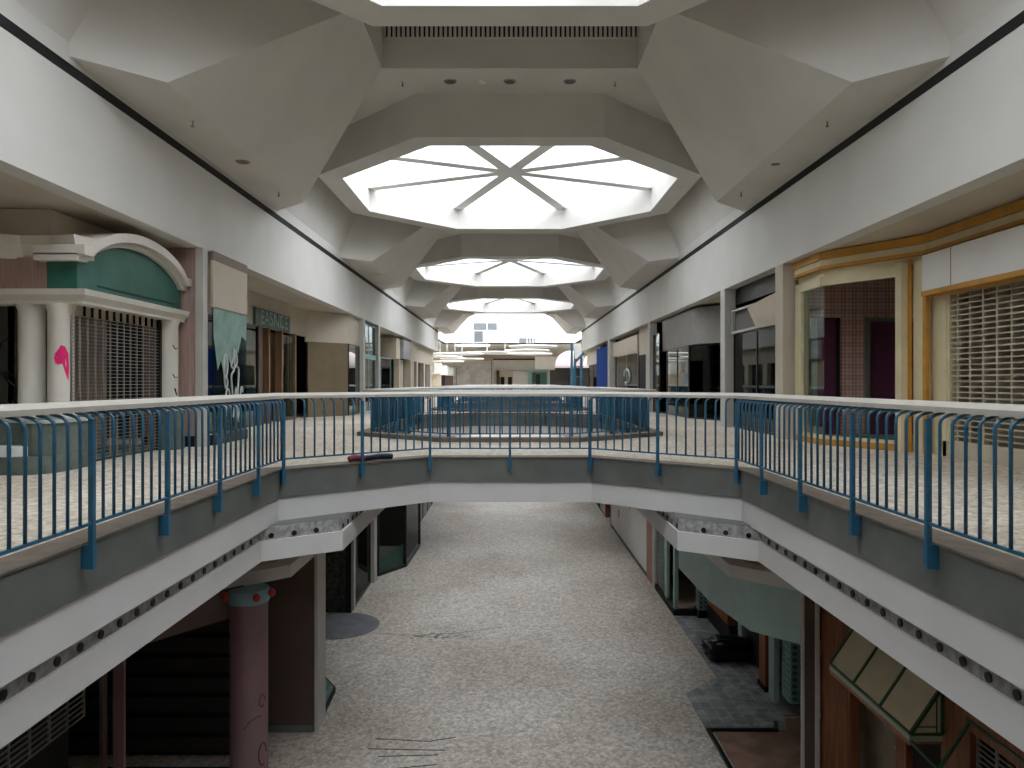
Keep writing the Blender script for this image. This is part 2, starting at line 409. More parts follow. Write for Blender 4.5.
# skylights: window_n
for i, c in enumerate(CS):
    ring_o, ring_i = reg8(c, RO), reg8(c, RI)
    root = struct(M().band(reg8(c, RI), 0, RO - RI, 5.5, 6.47, True).build('window_%d' % (i + 1), m_ceil), 'octagonal skylight with a dropped plaster collar')
    k = M().band(ring_i, 0, .12, 6.47, 8.6, True); k.build('skylight_well', m_well, root)
    for a in range(8):
        ang = math.radians(22.5 + 45 * a); R = RI / math.cos(math.pi / 8)
        M().bar((.42 * math.sin(ang), c + .42 * math.cos(ang), 6.28), (R * math.sin(ang) * .995, c + R * math.cos(ang) * .995, 6.28), .36, .16).build('beam', m_beam, root)
    M().cyl(0, c, 6.19, 6.37, .5, 8).build('hub', m_beam, root)
    for a in range(8):
        p = ring_i[a]; q = ring_i[(a + 1) % 8]
        M().add([(p[0], p[1], 8.6), (q[0], q[1], 8.6), (0, c, 10.4), (p[0], p[1], 8.62), (q[0], q[1], 8.62), (0, c, 10.42)], [(0, 1, 2), (5, 4, 3)]).build('pane', m_sky_glass, root)
        M().bar((p[0], p[1], 8.6), (0, c, 10.4), .07, .12).build('glazing_bar', m_white, root)

# end of the mall arm: atrium
oa = [(-2.75, 57.3), (2.75, 57.3), (9.2, 84), (9.2, 102), (-9.2, 102), (-9.2, 84)]
at = M()
at.prism([(-14, 57.2), (-2.75, 57.2), (-9.2, 84), (-9.2, 102), (-14, 102)], 5.5, 5.7)
at.prism([(14, 57.2), (2.75, 57.2), (9.2, 84), (9.2, 102), (14, 102)], 5.5, 5.7)
for s in (-1, 1):
    a, b = sorted((s * 14, s * 24)); at.box(a, b, 57.2, 64, 5.5, 5.7).box(a, b, 134, 140, 5.5, 5.7)
    portal(s * 21, 99, 5.65, 6, 70); a, b = sorted((s * 14, s * 18.5)); at.box(a, b, 64, 134, 5.5, 5.7); a, b = sorted((s * 18.5, s * 24))
    struct(M().box(a, b, 64, 134, 5.6, 5.62).build('window_%d' % (9 - s), m_sky_glass), 'added side rooflight of the atrium, out of view')  # unseen glazed openings, added to let more sky light onto the far atrium walls
at.box(-14, 14, 102, 140, 5.5, 5.7)
struct(at.build('ceiling', m_ceil), 'flat ceiling around the atrium rooflight')
struct(M().band(oa, 0, .2, 5.5, 10, True).build('wall_atrium', m_well), 'bright white well of the atrium rooflight')
rw = struct(M().prism(offset(oa, .2, True), 10, 10.03).build('window_6', m_sky_glass), 'glazed roof of the atrium')
gb = M()
for y in range(60, 102, 4): gb.box(-9.3, 9.3, y, y + .12, 9.8, 10)
gb.build('glazing_bars', m_white, rw)
for nm, s in SIDES:
    a, b = sorted((s * 24, s * 24.3))
    struct(M().box(a, b, 58, 140, -6.2, 5.7).build('wall_' + nm, m_beige), f'{nm} wall of the atrium')
struct(M().box(-24, 24, 136, 136.3, -6.2, 5.7).build('wall_far', m_beige), 'far wall of the atrium')
struct(M().box(-24, -14, 58.0, 58.3, -6.2, 6).box(14, 24, 58.0, 58.3, -6.2, 6).build('wall_near', m_beige), 'atrium wall beside the mall arm')

# ================================================================== RAILINGS
def bar_mesh(r, top=-.25, hook=.12, z0=-1.055, square=False):
    m = M()
    pts = [(0, 0, z0), (0, 0, top - .05), (0, .008, top - .02), (0, .03, top), (0, .06, top + .012), (0, hook, top + .03)]
    pts = [(x, y, z) for x, y, z in pts]
    if square: m.box(-r, r, -r, r, z0, top - .02); m.tube(pts[2:], r * .8, 6)
    else: m.tube(pts, r, 6)
    return m
def data_of(m, name, mtl):
    o = m.build(name, mtl, origin=(0, 0, 0)); d = o.data; bpy.data.objects.remove(o)
    for p in d.polygons: p.use_smooth = True
    return d
d_bar = data_of(bar_mesh(.0135), 'baluster', m_blue)
pm = bar_mesh(.019, z0=-1.22, square=True); d_post = data_of(pm, 'post', m_blue)
for p in d_post.polygons: p.use_smooth = False
d_sock = data_of(M().box(-.027, .027, -.022, .068, -1.39, -1.21), 'post_socket', m_blue)
for p in d_sock.polygons: p.use_smooth = False
def railing(c, label, ymin=None, singles=100, ymax=None):
    root = thing('guard_railing', label, 'railing', (0, c, -1.2), 'guard railings around the floor openings')
    P = octa(c, -.065)
    runs = []      # (p, q)
    n = len(P)
    bars, posts = [], []
    for i in range(n):
        p, q = Vector(P[i]), Vector(P[(i + 1) % n]); d = q - p; L = d.length; d /= L; nn = Vector((d.y, -d.x))
        ang = math.atan2(nn.y, nn.x) - math.pi / 2
        if abs(d.x) < .1:      # side run, posts measured from the photograph's spacing
            lo, hi = min(p.y, q.y) + .06, max(p.y, q.y) - .06
            for j in range(-40, 40):
                y = c - .25 + .149 * j
                if lo < y < hi: (posts if j % 8 == 0 else bars).append(((p.x, y), ang))
        else:
            N = 16
            for j in range(0, N + 1):
                pt = p + d * (L * j / N)
                (posts if j in (0, 8) or (j == N) else bars).append(((pt.x, pt.y), ang))
    seen = set(); pp = []
    for (x, y), a in posts:
        k = (round(x, 1), round(y, 1))
        if k in seen: continue
        seen.add(k); pp.append(((x, y), a))
    if ymin is not None:
        bars = [b for b in bars if b[0][1] > ymin]; pp = [b for b in pp if b[0][1] > ymin]
    bars.sort(key=lambda b: b[0][1]); 
    prof = [(.02, -.215), (.02, -.175), (.06, -.15), (.12, -.137), (.19, -.14), (.22, -.16), (.22, -.215)]
    low = [(-.012, -1.062), (.012, -1.062), (.012, -1.04), (-.012, -1.04)]
    def run_path():
        if ymin is None: return P, True
        i0 = [(P[0][0], ymin)] + P[1:5] + [(P[5][0], ymin)]
        return i0, False
    path, closed = run_path()
    M().sweep(path, prof, closed).build('handrail', m_rail, root, smooth=True)
    M().sweep(path, low, closed).build('bottom_rail', m_blue, root)
    def place(d, name, xy, a, parent, joint=None):
        o = bpy.data.objects.new(name, d); COL.objects.link(o); o.parent = parent
        if parent is root: o.location = (xy[0], xy[1] - c, 1.2); o.rotation_euler = (0, 0, a)
        return o
    for xy, a in pp:
        po = place(d_post, 'post', xy, a, root)
        so = bpy.data.objects.new('post_socket', d_sock); COL.objects.link(so); so.parent = po
    for xy, a in bars[:singles]: place(d_bar, 'baluster', xy, a, root)
    rest = bars[singles:]
    if rest:
        mm = M()
        for xy, a in rest:
            R = Matrix.Rotation(a, 3, 'Z'); b = len(mm.v)
            for v in d_bar.vertices:
                w_ = R @ v.co; mm.v.append((w_.x + xy[0], w_.y + xy[1], w_.z))
            mm.f += [tuple(b + i for i in p.vertices) for p in d_bar.polygons]
        o = mm.build('balusters', m_blue, root); o['kind'] = 'stuff'
    return root
railing(VC[0], 'nearest blue guard railing with pale handrail, curving across the foreground above the lower floor', ymin=2.9)
railing(VC[1], 'second blue guard railing, around the opening just beyond the first bridge')
railing(VC[2], 'third blue guard railing, small, around the opening beyond the second bridge', singles=0)
railing(VC[3], 'farthest blue guard railing, tiny, at the last opening before the atrium', singles=0)
# foil strips with bulb sockets above the lower band
for nm, s in SIDES:
    ln = [(s * 3.3, 2.6), (s * 3.3, VC[0] + 3.9), (s * 2.37, VC[0] + 4.55), (s * 2.37, 15.5)]
    root = thing('light_strip', f'long foil strip of empty bulb sockets below the {nm} gallery edge', 'light strip', (s * 3.3, 9, -2.1), 'bulb socket strips under the gallery edge')
    M().band(ln, s * .03, s * .06, -2.11, -1.92).build('strip_panel', m_strip, root)
    sk = []
    for i in range(3):
        p, q = Vector(ln[i]), Vector(ln[i + 1]); d = q - p; L = d.length; d /= L
        u = .14
        while u < L - .08:
            sk.append((p + d * u, Vector((d.y, -d.x)) * s)); u += .283 if i == 0 else .31
    for c2, nn in sk:
        q = M(); c3 = Vector((c2.x, c2.y, -2.045)); n3 = Vector((nn.x, nn.y, 0))
        q.tube([c3 + n3 * .035, c3 - n3 * .004 + n3 * .022], .036, 12)
        q.build('bulb_socket', m_socket, root)
# ================================================================== UPPER SHOPS
def shop(label, loc, group=None, name='storefront', cat='shopfront'): return thing(name, label, cat, loc, group)
def pilaster(x0, x1, y0, y1, label, m=m_whiteedge, z0=-1.2, z1=2.54):
    return tag(M().box(min(x0, x1), max(x0, x1), y0, y1, z0, z1).build('pilaster', m, bevel=.01), label, 'pilaster')
def frame_glass(root, p, q, z0, z1, gm, fm=m_blackmetal, n=1, t=.05, w=.05, name='window_pane', pane=True):
    L = (Vector(q) - Vector(p)).length; fr = M()
    for i in range(n + 1):
        u = L * i / n; fr.seg(p, q, z0, z1, t, max(0, u - w / 2), min(L, u + w / 2))
    fr.seg(p, q, z0, z0 + w, t); fr.seg(p, q, z1 - w, z1, t)
    f_ = fr.build('window_frame', fm, root)
    if pane: M().seg(p, q, z0 + w, z1 - w, .012).build(name, gm, f_)
    return f_
def grille(root, p, q, z0, z1, m, dz, dx, t=.02, name='roller_grille', h=.012, w=.02):
    g_ = M(); L = (Vector(q) - Vector(p)).length; z = z0
    while z < z1: g_.seg(p, q, z, min(z + h, z1), t); z += dz
    u = 0
    while u < L: g_.seg(p, q, z0, z1, t * 1.3, u, min(L, u + w)); u += dx
    return g_.build(name, m, root)

# ---- left shop with the green arched pediment
fy0, fy1, fx = 10.1, 13.45, -6.1
r = shop('closed shop with green arched sign panel, cream columns and roller grille', (-6.4, 11.7, -1.2))
A0, A1, A2 = (-9.5, 10.35), (fx - .25, 10.35), (fx, fy0 + .25)
path = [(-9.5, 10.3), (-6.3, 10.3), (-6.1, 10.5), (-6.1, 13.45)]
path = [(-9.5, 10.25), (-6.1, 10.25), (-6.1, 13.45)]
pr = [(-.3, 1.13), (.02, 1.13), (.02, 1.17), (.1, 1.25), (.12, 1.33), (-.3, 1.33)]
M().sweep(path, pr).build('lintel', m_col, r)
# green sign with arched top
N = 24; y0a, y1a = 10.35, 13.35
def arch(t, lo=1.73, hi=2.17):     # t in 0..1
    u = (t - .5) * 2; R = (1 + ((hi - lo) / 1.5) ** 2 * 1) ; return lo + (hi - lo) * (1 - u * u) ** .75 if abs(u) < 1 else lo
ys = [y0a + (y1a - y0a) * i / N for i in range(N + 1)]
ztop = [arch(i / N) for i in range(N + 1)]
gm = M()
pl = [(10.25, 1.33), (13.45, 1.33), (13.45, 1.73)] + [(y, z) for y, z in reversed(list(zip(ys, ztop)))] + [(10.25, 1.73)]
gm.loft([(-6.16, y, z) for y, z in pl], [(-6.3, y, z) for y, z in pl])
gm.box(-6.6, -6.302, 10.26, 10.33, 1.33, 1.9)
gm.build('sign_panel', m_green, r)
M().box(-6.158, -6.145, 10.75, 13.2, 1.44, 1.46).build('sign_groove', mat('groove_green', '163a31', .6), r)
# moulding over the arch : outer profile swept in the YZ plane
mo = M()
def mold(tpts, th, x_out):
    a = []; b = []
    for (y, z) in tpts: a.append((y, z)); b.append((y, z + th))
    pl_ = a + b[::-1]
    mo.loft([(x_out, y, z) for y, z in pl_], [(-6.7, y, z) for y, z in pl_])
pts_m = [(10.12, 1.73), (10.35, 1.73)] + list(zip(ys, ztop))[1:-1] + [(13.35, 1.73), (13.55, 1.73)]
mold(pts_m, .1, -6.08); mold([(y, z + .08) for y, z in pts_m], .14, -5.98)
M_ = mo.build('arched_moulding', m_col, r)
# frontal side wing cornice (stepped)
M().sweep([(-9.5, 10.15), (-7.4, 10.15), (-7.0, 10.36), (-6.55, 10.36), (-6.12, 10.26)], [(-.25, 1.78), (.0, 1.78), (.03, 1.88), (.1, 1.98), (.12, 2.1), (-.25, 2.1)]).build('cornice', m_col, r)
M().box(-9.5, -6.62, 10.32, 10.4, 1.33, 1.8).build('boarding', m_pink, r)
M().box(-9.5, -7.08, 10.9, 11.0, -1.2, 1.15).build('dark_opening', mat('opening_grey', '4a4843', .8), r)
for (x, y), z0_ in (((-6.92, 10.42), -.5), ((-6.46, 10.36), -.5), ((-6.22, 13.1), -.45)):
    cc = M().lathe(x, y, [(.2, z0_), (.2, z0_ + .06), (.17, z0_ + .1), (.17, 1.05), (.19, 1.08), (.19, 1.13)], 28).build('column', m_col, r, smooth=True)
    if x == -6.46:      # pink spray mark on the cylinder
        pk = M(); R = .1715
        def cy(a, z, rr=R): return (x + rr * math.sin(a), y - rr * math.cos(a), z)
        blob = [(.3, .46), (.12, .42), (.05, .35), (.15, .28), (.4, .26), (.65, .28), (.8, .18), (1.1, .02), (1.15, .2), (1.1, .42), (.85, .52), (.55, .54)]
        cen = cy(.6, .38, R + .006); ring = [cy(a, z, R + .003) for a, z in blob]
        pk.add([cen] + ring, [(0, i + 1, (i + 1) % len(ring) + 1) for i in range(len(ring))]); pk.build('spray_mark', m_graf_p, cc)
grille(r, (-6.28, 10.3), (-6.28, 12.85), -1.15, .98, m_grille, .056, .2, h=.009, w=.014)
M().box(-6.36, -6.32, 10.3, 12.9, .98, 1.13).build('shutter_box', m_tan, r)
g2 = M()
for i in range(11): g2.box(-6.3, -6.26, 10.62 + .2 * i, 10.63 + .2 * i, .98, 1.13)
g2.box(-6.31, -6.25, 12.85, 12.93, -1.2, 1.13)
g2.build('grille_guide', m_shopblack, r)
M().box(-7.2, -6.35, 10.68, 12.84, -1.2, -1.1).build('sill', m_moss, r)
M().box(-7.6, -7.5, 10.9, 13.4, -1.2, 1.2).build('inner_panel', wood('inner_timber', '9a7a64', '6a5040'), r)
gk = M()
for cx, cz, rx, rz in ((-7.45, .35, .3, .38), (-7.3, -.15, .2, .32), (-7.75, -.1, .3, .3)):
    gk.tube([(cx + rx * math.cos(t * .35), 10.885, cz + rz * math.sin(t * .35) * (1 + .15 * math.sin(t))) for t in range(18)], .014, 6, True)
gk.build('graffiti', m_graf_k, r)
tk = M()
for z in (.62, .1): 
    tk.tube([(-6.08, 12.98, z + .06), (-6.06, 13.02, z), (-6.055, 13.09, z), (-6.055, 13.1, z + .03)], .009, 5)
tk.tube([(-6.06, 13.02, -.1), (-6.055, 13.07, -.22)], .015, 5); tk.tube([(-6.07, 12.98, -.3), (-6.05, 13.12, -.3)], .012, 5)
tk.build('graffiti', m_graf_k, r)
# store wall behind the pediment
struct(M().box(-9.5, -6.7, 10.5, 13.5, 1.34, 2.54).build('wall_left', m_beige), 'plaster bulkhead behind the green arched sign')
# planters
def rounded(x0, x1, y0, y1, rr, n=6):
    out = []
    for cx, cy_, a0 in ((x1 - rr, y0 + rr, -90), (x1 - rr, y1 - rr, 0), (x0 + rr, y1 - rr, 90), (x0 + rr, y0 + rr, 180)):
        for i in range(n + 1):
            a = math.radians(a0 + 90 * i / n); out.append((cx + rr * math.cos(a), cy_ + rr * math.sin(a)))
    return out
r = thing('planter', 'low green stone planter bench with a white ledge, left of the railing', 'planter', (-7, 10.0, -1.2))
M().prism(rounded(-9.2, -6.05, 9.35, 10.65, .35), -1.2, -.97).build('base', m_moss, r)
M().prism(rounded(-9.2, -6.35, 9.42, 10.1, .3), -.97, -.84).build('ledge', m_plant_white, r)
M().prism(rounded(-9.2, -6.3, 9.75, 10.62, .3), -.84, -.54).prism(rounded(-6.6, -6.08, 9.55, 10.62, .25), -.97, -.54).build('body', m_moss, r)
M().prism(rounded(-9.2, -6.3, 9.72, 10.64, .3), -.54, -.5).prism(rounded(-6.63, -6.05, 9.52, 10.64, .27), -.54, -.5).build('top', m_mossl, r)
r = thing('planter', 'small dark green stone block planter carrying the far cream column', 'planter', (-6.2, 13.1, -1.2))
M().prism(rounded(-6.5, -5.98, 12.86, 13.34, .12), -1.2, -.5).build('body', m_moss, r)
M().prism(rounded(-6.53, -5.95, 12.83, 13.37, .14), -.5, -.45).build('top', m_mossl, r)

# ---- pink pilaster block and second left shop (glass, plaque)
r = thing('pilaster', 'pink wood-grain pilaster with a white edge beside the arched shop', 'pilaster', (-6, 13.6, -1.2))
M().box(-6.9, -5.9, 13.56, 13.75, -1.0, 2.54).build('panel', m_pink, r)
M().box(-6.9, -5.89, 13.54, 13.75, -1.2, -1.0).build('plinth', m_black, r)
M().box(-5.9, -5.76, 13.5, 13.72, -1.2, 2.54).build('edge', m_whiteedge, r)
M().box(-5.82, -5.78, 13.72, 13.78, -1.2, 2.5).build('corner_strip', m_copper, r)
r = shop('recessed shop with grey-green name plaque and scrawled show window', (-6.5, 21, -1.2))
p, q = (-5.72, 13.82), (-5.72, 15.6)
M().seg(p, q, 1.47, 2.36, .05).build('transom_panel', m_beige, r)
M().seg(p, q, 2.36, 2.54, .06).build('head_trim', mat('taupe_trim', '7d7062', .7), r)
gl = M().seg(p, q, -1.0, 1.45, .014).build('show_window', glass('plain_show_window', '8aa39c', .04), r)
sp = M(); X = -5.688
def loops(m_, pts, rr): m_.tube(smooth_pts([(X, y, z) for y, z in pts]), rr, 5)
loops(sp, [(14.35, .55), (14.3, .3), (14.4, .1), (14.5, .3), (14.47, .52), (14.36, .55), (14.34, .2), (14.4, -.1), (14.5, 0), (14.42, .15)], .018)
loops(sp, [(14.85, .75), (14.8, .5), (14.7, .35), (14.85, .3), (15.0, .45), (14.9, .7), (14.86, .3), (14.7, .1), (14.9, -.6), (15.1, .2), (15.0, .35)], .018)
loops(sp, [(14.35, -.5), (14.45, -.15), (14.6, -.2), (14.68, -.7), (14.5, -.35), (14.4, -.75)], .018)
loops(sp, [(14.8, -.7), (14.95, -.1), (15.05, -.75), (15.2, -.15), (15.3, -.1), (15.32, -.2)], .018)
sp.build('graffiti', m_graf_w, gl)
M().seg(p, q, -1.2, -1.0, .08).build('sill', m_blackmetal, r)
path = [(-7.15, 15.7), (-7.15, 25.0), (-6.25, 26.6), (-5.85, 28.35)]
M().band([(-7.15, 15.7), (-7.15, 25.2)], -.1, 0, 1.62, 2.54).band([(-7.15, 25.2), (-5.95, 26.5), (-5.95, 28.38)], -.1, 0, 1.45, 2.54).build('header', m_beige, r)
pq = M().box(-7.14, -7.06, 20.0, 23.1, 1.62, 2.12).build('name_plaque', mat('plaque_green', '4a5a53', .5), r)
# plaque letters (much worn)
def text(body, size, loc, rot, m, parent, name='lettering', depth=.01, sx=1):
    cu = bpy.data.curves.new(name, 'FONT'); cu.body = body; cu.size = size; cu.extrude = depth; cu.align_x = 'CENTER'; cu.align_y = 'CENTER'
    tmp = bpy.data.objects.new(name, cu); COL.objects.link(tmp)
    bpy.context.view_layer.update()
    me = bpy.data.meshes.new_from_object(tmp.evaluated_get(bpy.context.evaluated_depsgraph_get()))
    bpy.data.objects.remove(tmp)
    o = bpy.data.objects.new(name, me); COL.objects.link(o); me.materials.clear(); me.materials.append(m)
    o0 = Vector(parent['_o']); o.parent = parent; o.location = Vector(loc) - o0; o.rotation_euler = rot; o.scale = (sx, 1, 1)
    return o
text('EASNCE', .56, (-7.05, 21.55, 1.86), (math.radians(90), 0, math.radians(90)), mat('plaque_letter', '7f9a8f', .5), pq, sx=1.25)
frame_glass(r, (-7.1, 15.7), (-7.1, 20.2), -1.2, 1.62, m_glassr, n=2)
fm_ = [(13.84, 1.44), (15.58, 1.44), (15.55, .9), (15.3, 1.0), (15.1, .62), (14.9, .8), (14.75, .3), (14.55, .55), (14.4, .1), (14.2, .45), (14.05, .25), (13.86, .9)]
M().loft([(-5.706, y, z) for y, z in fm_], [(-5.7, y, z) for y, z in fm_]).build('torn_film', mat('torn_green_film', '7f9f94', .5, noise=.15, scale=4), gl)
M().box(-7.2, -7.05, 20.2, 20.5, -1.2, 1.62).build('door_post', m_brownp, r)
M().box(-7.6, -7.5, 20.5, 25, -1.2, 1.6).build('back_panel', m_redwood, r)
for y in (21.2, 22.4, 23.8): M().box(-7.3, -7.1, y, y + .14, -1.2, 1.62).build('door_post', wood('shop_wood', '8a6d52', '6b523c'), r)
M().box(-7.16, -7.12, 22.5, 23.6, -1.2, 1.5).build('door_leaf', m_glass, r)
M().seg((-7.1, 25.2), (-6.0, 26.5), -1.2, 1.45, .1).build('brown_wall', mat('olive_brown_wall', '74664f', .7), r)
frame_glass(r, (-5.95, 26.5), (-5.95, 28.38), -1.2, 1.45, m_glassr, w=.04)
pilaster(-5.78, -6.1, 28.4, 28.75, 'white pilaster after the recessed plaque shop on the left')
# ---- left shops 3..
r = shop('narrow dark green glass shop on the left, beyond the second pilaster', (-5.9, 30.2, -1.2))
M().seg((-5.95, 28.8), (-5.95, 31.7), 1.0, 1.2, .1).build('transom', m_lattice, r)
frame_glass(r, (-5.95, 28.8), (-5.95, 31.7), -1.2, 2.45, m_glassd, m_lattice, n=2)
pilaster(-5.8, -6.1, 31.8, 32.2, 'white pilaster between the dark green shop and cream header shop')
r = shop('left shop with cream header box and grey sign box over green glass', (-6.6, 37, -1.2))
M().box(-8.5, -6.6, 38.0, 38.1, 1.3, 2.4).box(-6.6, -6.0, 38, 39.4, 1.3, 2.4).build('header', m_tan, r)
M().seg((-6.0, 32.3), (-7.2, 36), 1.2, 2.54, .08).build('header', m_beige, r)
frame_glass(r, (-6.9, 32.3), (-6.3, 38), -1.2, 1.3, m_greenglass, m_lattice, n=3)
M().box(-6.0, -5.85, 39.6, 42.6, 1.35, 2.4).build('sign_box', mat('grey_sign', '9a9a9c', .5), r)
M().box(-6.3, -5.9, 42.8, 44.2, -1.2, 2.54).box(-6.4, -6.1, 39.6, 41.2, -1.2, 1.3).build('pier', m_tan, r)
r = shop('last small beige shop before the left end of the fascia', (-6, 52, -1.2))
M().box(-6.6, -6.2, 44.4, 58, 1.4, 2.54).build('header', m_beige, r)
for y in (47, 51, 55): M().box(-6.6, -6.1, y, y + .8, -1.2, 1.4).build('pier', m_beige, r)
frame_glass(r, (-6.4, 44.4), (-6.4, 58), -1.2, 1.4, m_glassd, n=6)
# demising walls behind pilasters so interiors stay dark
for nm, s, yy in (('left', -1, (15.65, 28.6, 32, 44.2)), ('right', 1, (16.35, 19.7, 30.3, 42.3, 48))):
    for y in yy:
        a, b = sorted((s * (7.3 if y == 15.65 else 6.2), s * 11.6))
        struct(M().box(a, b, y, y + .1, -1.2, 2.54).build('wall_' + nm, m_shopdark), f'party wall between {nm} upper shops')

# ---- right: ochre and cream shop with bay window
r = shop('cream and ochre shop with tartan-papered bay window and cream roller grille', (7, 12, -1.2))
BP = [(6.12, 15.2), (6.14, 14.0), (7.02, 12.62), (7.2, 12.3), (7.2, 5)]
BPr = BP[::-1]      # travel so that the right hand side faces the mall
def cor(z0, z1, o, m, name): M().band(BPr, .0, -o, z0, z1).build(name, m, r)
s_ = -1
def face(o, z0, z1, m, name, path=BP):
    return M().band(path, -.1, o, z0, z1).build(name, m, r)
# travelling from far to near along the right side, the mall is on the right hand (negative x) -> positive offset
face(.16, 2.38, 2.53, m_gold, 'cornice'); face(.12, 2.26, 2.38, m_cream, 'frieze'); face(.15, 2.2, 2.26, m_gold, 'cornice_bead')
M().band(BP[:4], -.1, .03, 2.05, 2.2).build('head_board', m_cream, r)
M().band(BP[3:], -.1, .05, 1.5, 2.2).build('wall_board', m_cream, r)
hb = M().box(6.86, 7.2, 5, 11.99, 1.52, 2.12); hb.build('sign_box', m_white, r)
for y in (11.2, 8.3): M().box(6.855, 6.862, y, y + .012, 1.52, 2.12).build('panel_joint', m_nose, r)
M().box(6.84, 7.22, 5, 11.99, 1.44, 1.52).build('ochre_trim', m_gold, r)
# bay window: frames
wf = M(); bay = offset(BP[:3], .04, False)
for (p, q) in ((bay[0], bay[1]), (bay[1], bay[2])):
    L = (Vector(q) - Vector(p)).length
    wf.seg(p, q, 1.88, 2.05, .14)
    if p == bay[0]: wf.seg(p, q, -1.05, 2.0, .14, 0, .3)
    else: wf.seg(p, q, -1.05, 2.0, .14, L - .16, L)
    wf.seg(p, q, -1.2, -1.02, .14)
wfo = wf.build('window_frame', m_cream, r)
M().band(bay, .05, .1, -1.2, -1.08).build('ochre_base', m_gold, r)
M().seg(bay[0], bay[1], -1.02, 1.88, .012, .3).build('window_pane', m_glassc, wfo)
M().seg(bay[1], bay[2], -1.02, 1.88, .012).build('window_pane', m_glassc, wfo)
M().box(6.82, 7.0, 12.55, 12.75, -1.2, 2.1).box(7.0, 7.2, 12.2, 12.5, -1.2, 2.1).build('post', m_cream, r)
M().box(6.99, 7.05, 12.1, 12.2, -1.2, 1.5).box(6.93, 6.98, 12.5, 12.55, -1.2, 2.15).build('ochre_post', m_gold, r)
M().box(7.12, 7.25, 11.75, 12.1, -1.2, 1.5).box(7.14, 7.32, 11.7, 12.32, -1.2, 1.5).build('grille_jamb', m_cream, r)
grille(r, (7.18, 11.85), (7.18, 5), -.95, 1.44, m_grillec, .088, .31, h=.02, w=.024, t=.024)
M().box(7.12, 7.22, 5, 11.85, -1.2, -.95).build('grille_bottom_rail', m_grillec, r)
# bay interior: tartan walls, openings, purple door
it = M(); Y = 15.9
it.box(6.2, 6.6, Y, Y + .1, -1.2, 2.5).box(7.33, 7.95, Y, Y + .1, -1.2, 2.5).box(9.0, 10.5, Y, Y + .1, -1.2, 2.5)
it.box(6.6, 7.33, Y, Y + .1, 1.45, 2.5).box(7.95, 9.0, Y, Y + .1, 1.42, 2.5)
it.build('tartan_wall', m_plaid, r)
M().box(7.83, 7.95, Y - .02, Y + .1, -1.2, 1.42).box(7.83, 9.0, Y - .02, Y + .1, 1.36, 1.44).build('door_jamb', mat('grey_jamb', '8e8a82', .6), r)
M().box(7.95, 9.0, Y + .1, Y + .15, -1.2, 1.36).build('purple_door', m_purple, r)
M().box(6.85, 7.33, Y + .3, Y + .34, -1.2, 1.45).build('inner_panel', m_purple, r)
M().box(6.72, 6.85, Y + .15, Y + .25, -1.2, 1.45).build('inner_post', m_mossl, r)
sh = M(); random.seed(4)
for i in range(26):
    t = random.random(); x = 6.4 + t * .9 + random.random() * .6; y = 14.4 - t * 1.4 + random.random() * .5
    a = random.random() * 6; rr = .08 + random.random() * .14; z = -1.12 + random.random() * .08
    sh.add([(x + rr * math.cos(a + k * 2.1), y + rr * math.sin(a + k * 2.1), z + (.04 if k == 0 else 0)) for k in range(3)] + [(x, y, z - .03)], [(0, 1, 2), (0, 1, 3), (1, 2, 3), (0, 2, 3)])
o = sh.build('broken_glass', m_shard, r); o['kind'] = 'stuff'
M().prism([(6.25, 15.8), (6.25, 14.1), (7.0, 12.95), (9, 12.95), (9, 15.8)], -1.2, -1.13).build('window_deck', mat('deck_green', 'a3bab0', .7), r)
struct(M().box(7.35, 11.5, 12.3, 12.36, -1.2, 2.54).build('wall_right', m_beige), 'inner wall beside the grille shop')

pilaster(5.8, 6.1, 15.3, 15.75, 'cream pilaster beside the ochre bay window shop', m_beige)
# ---- right shop 2 : dark with fallen panel
r = shop('dark glazed shop with a fallen white fascia panel hanging askew', (6, 17.5, -1.2))
M().box(6.1, 6.2, 15.75, 19.4, 2.1, 2.54).build('head_board', m_blackmetal, r)
fr = M().seg((6.0, 15.8), (6.0, 19.4), 1.32, 1.38, .08).seg((6.0, 15.8), (6.0, 19.4), 1.9, 1.95, .08).box(5.96, 6.04, 19.34, 19.4, 1.32, 1.95).build('sign_frame', m_whiteedge, r)
M().seg((6.06, 15.8), (6.06, 19.3), 1.38, 1.9, .03).build('mesh_panel', mat('grey_mesh', '5d5a57', .7), r)
pn = M().loft([(5.93, 15.76, 1.3), (5.93, 17.35, 1.33), (5.98, 17.35, 1.33), (5.98, 15.76, 1.3)], [(5.84, 15.76, 2.0), (5.84, 17.75, 1.87), (5.89, 17.75, 1.87), (5.89, 15.76, 2.0)])
pn.build('fallen_panel', m_tan, r)
frame_glass(r, (6.05, 15.8), (6.05, 19.4), -1.2, 1.32, m_glassd, n=2)
pilaster(5.8, 6.1, 19.45, 19.85, 'grey pilaster between the two dark glazed right shops')
